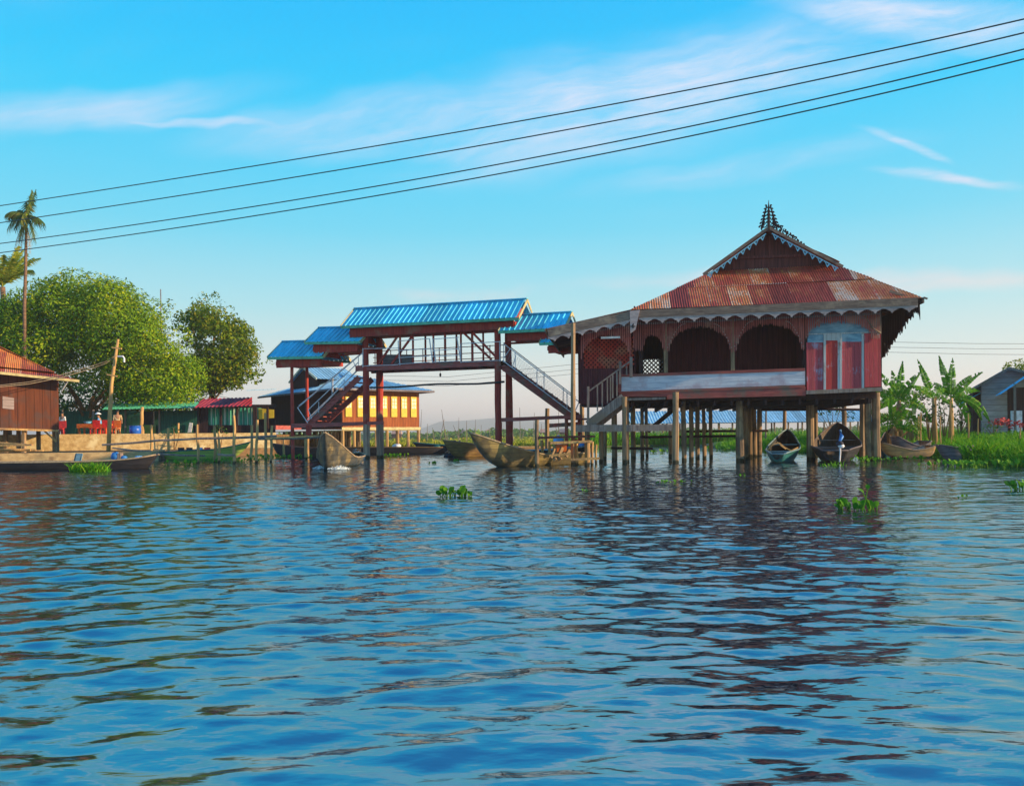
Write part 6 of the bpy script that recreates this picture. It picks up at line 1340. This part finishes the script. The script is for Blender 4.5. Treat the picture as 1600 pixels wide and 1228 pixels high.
# ================================================================== WATER PLANTS AND SPRAY
def hyacinth(px, py, n, spread, size, lab, tall=0, name='water_hyacinth'):
    c = G(px, py); m = MB(); rg = random.Random(int(px*7+py))
    for i in range(n):
        a = rg.uniform(0, 6.28); r_ = rg.uniform(0, 1)**.7; p = c+V((math.cos(a)*spread*r_, math.sin(a)*spread*.55*r_, -.02)); h_ = size*rg.uniform(.5, 1.2)+(tall if i < 2 else 0)
        l_ = V((rg.uniform(-.4, .4), rg.uniform(-.3, .3), 1)).normalized(); t_ = p+l_*h_; m.tube([p, p.lerp(t_, .5)+V((rg.uniform(-.02, .02), 0, 0)), t_], [size*.09, size*.07, size*.05], 5)
        nn = V((rg.uniform(-.8, .8), rg.uniform(-1, -.1), rg.uniform(.1, .9))).normalized(); x = nn.cross(V((0, 0, 1))).normalized(); y = x.cross(nn); R_ = size*rg.uniform(.32, .52); pts = [t_]
        for k_ in range(9): th = 2*math.pi*k_/9; rr = R_*(1+.12*math.cos(th)); pts.append(t_+x*math.cos(th)*rr*.85+y*(math.sin(th)*rr+R_*.5)+nn*.12*R_*math.cos(2*th))
        m.add(pts, [(0, k_+1, (k_+1) % 9+1) for k_ in range(9)])
    return m.build(name, M['hyacinth'], None, label=lab, category='water plant', group='floating water plants', kind='stuff' if (n >= 16 and spread > .3) else None)
hyacinth(709, 776, 24, .26, .12, 'clump of round leaved water hyacinth floating in the middle of the water'); hyacinth(731, 776, 8, .14, .07, 'tiny sprig floating just right of the central hyacinth clump')
hyacinth(1343, 797, 16, .20, .10, 'bright green water hyacinth with one tall curling shoot at the right', tall=.22); hyacinth(1318, 795, 11, .09, .10, 'round leaves floating left of the hyacinth with the tall shoot')
hyacinth(678, 725, 12, .24, .09, 'dark floating weed in the channel behind the central hyacinth'); hyacinth(713, 722, 11, .16, .09, 'small dark floating weed near the bow of the moored olive boat')
hyacinth(1592, 766, 12, .25, .13, 'withered water plant at the right edge of the water'); hyacinth(1055, 753, 12, .35, .05, 'flat green weed floating below the front stilts'); hyacinth(1040, 755, 7, .2, .06, 'small leafy weed left of the flat weed by the stilts')
hyacinth(914, 768, 5, .1, .06, 'single floating leaf cluster left below the entrance stairs'); hyacinth(1287, 730, 8, .2, .08, 'little weed floating in front of the grey boat'); hyacinth(1162, 744, 5, .1, .07, 'small weed in the reflection of the stilts')
hyacinth(1388, 720, 26, .7, .10, 'loose mat of weed in front of the golden plank boat'); hyacinth(1350, 722, 18, .45, .13, 'yellow green weed at the foot of the corner stilts', tall=.08); hyacinth(1440, 719, 26, .8, .12, 'leafy weed along the bank below the lilac punt'); hyacinth(1030, 708, 18, .6, .15, 'dark weed clump between the rear stilts')
hyacinth(1504, 778, 4, .1, .05, 'tiny floating leaves right of centre in open water'); hyacinth(1135, 704, 40, 1.8, .22, 'wide raft of dark water hyacinth behind the stilts'); hyacinth(1235, 704, 26, 1.0, .18, 'dark water hyacinth beside the pale blue boat')
for i, (px, py, n, s_, lab) in enumerate(((360, 722, 60, 1.6, 'low green weed along the pier posts'), (290, 726, 26, .8, 'thin weed under the left end of the pier'), (455, 716, 50, 1.2, 'green weed at the foot of the stair post'), (615, 714, 30, .9, 'green weed at the foot of the big bridge posts'), (1500, 729, 50, 1.1, 'leafy weed at the shore of the grassy bank'), (1570, 730, 60, 1.4, 'weed mat at the shore near the right edge'), (410, 716, 30, .8, 'weed between the last pier posts'))):
    hyacinth(px, py, n, s_, .14, lab)
# reeds standing in the water
def tuft(px, py, n, spread, hmin, hmax, lab, mat='grass', w_=.03, lean=.35):
    c = G(px, py); a = RNG.uniform(0, 6.28, n); r_ = RNG.uniform(0, 1, n)**.6*spread
    P_ = np.stack([c.x+np.cos(a)*r_, c.y+np.sin(a)*r_*.5, np.full(n, -.03)], 1); blades('grass_tuft', P_, hmin, hmax, w_, M[mat], lean, label=lab, category='grass tuft')
tuft(140, 737, 420, .62, .12, .42, 'bright green grass tuft in front of the long dark boat', w_=.028); tuft(1533, 722, 170, .6, .4, 1.05, 'tall reedy plant with long leaves at the water edge of the right bank', w_=.05, lean=.45); tuft(1203, 712, 40, .25, .4, .9, 'thin reeds beside the pale blue boat', w_=.02, lean=.15); tuft(1300, 728, 0+30, .4, .1, .25, 'sparse grass in the water before the grey boat', w_=.02)
c_ = G(1350, 722)
# spray at the speeding boat
def spray(px, py, n, sp_, hh, lab):
    c = G(px, py); m = MB(); rg = random.Random(int(px))
    for i in range(n):
        a = rg.uniform(0, 6.28); r_ = rg.random()**.8; z = rg.random()**2*hh*(1-r_*.7); p = c+V((math.cos(a)*sp_[0]*r_, math.sin(a)*sp_[1]*r_, z+.02)); m.ball(p, rg.uniform(.008, .03), None, rg.uniform(.006, .02), 5)
    return m.build('spray', M['foam'], None, True, label=lab, category='spray', kind='stuff')
spray(500, 733, 260, (.22, .35), .10, 'white bow wave spray left of the speeding boat'); spray(530, 734, 320, (.35, .4), .14, 'white bow wave spray right of the speeding boat'); spray(556, 718, 420, (.28, 1.6), .5, 'splashing water beside the hull of the speeding boat')

# ================================================================== HAZE
def haze():
    me = bpy.data.meshes.new('haze'); x, y0, y1, z0, z1 = 3600, -60, 5600, -3, 62
    v = [(-x, y0, z0), (x, y0, z0), (x, y1, z0), (-x, y1, z0), (-x, y0, z1), (x, y0, z1), (x, y1, z1), (-x, y1, z1)]
    me.from_pydata(v, [], [(3, 2, 1, 0), (4, 5, 6, 7), (0, 1, 5, 4), (1, 2, 6, 5), (2, 3, 7, 6), (3, 0, 4, 7)]); o = bpy.data.objects.new('haze', me); COL.objects.link(o)
    m = bpy.data.materials.new('haze'); m.use_nodes = True; t = NT(m.node_tree); t.n.remove(t.n['Principled BSDF'])
    vol = t.new('ShaderNodeVolumePrincipled'); vol.inputs['Color'].default_value = (1, .95, .93, 1); vol.inputs['Density'].default_value = .0006; vol.inputs['Anisotropy'].default_value = .2
    t.l.new(vol.outputs[0], t.n['Material Output'].inputs['Volume']); me.materials.append(m); o['kind'] = 'stuff'; o['label'] = 'pale blue haze over the lake'; o['category'] = 'haze'
haze()
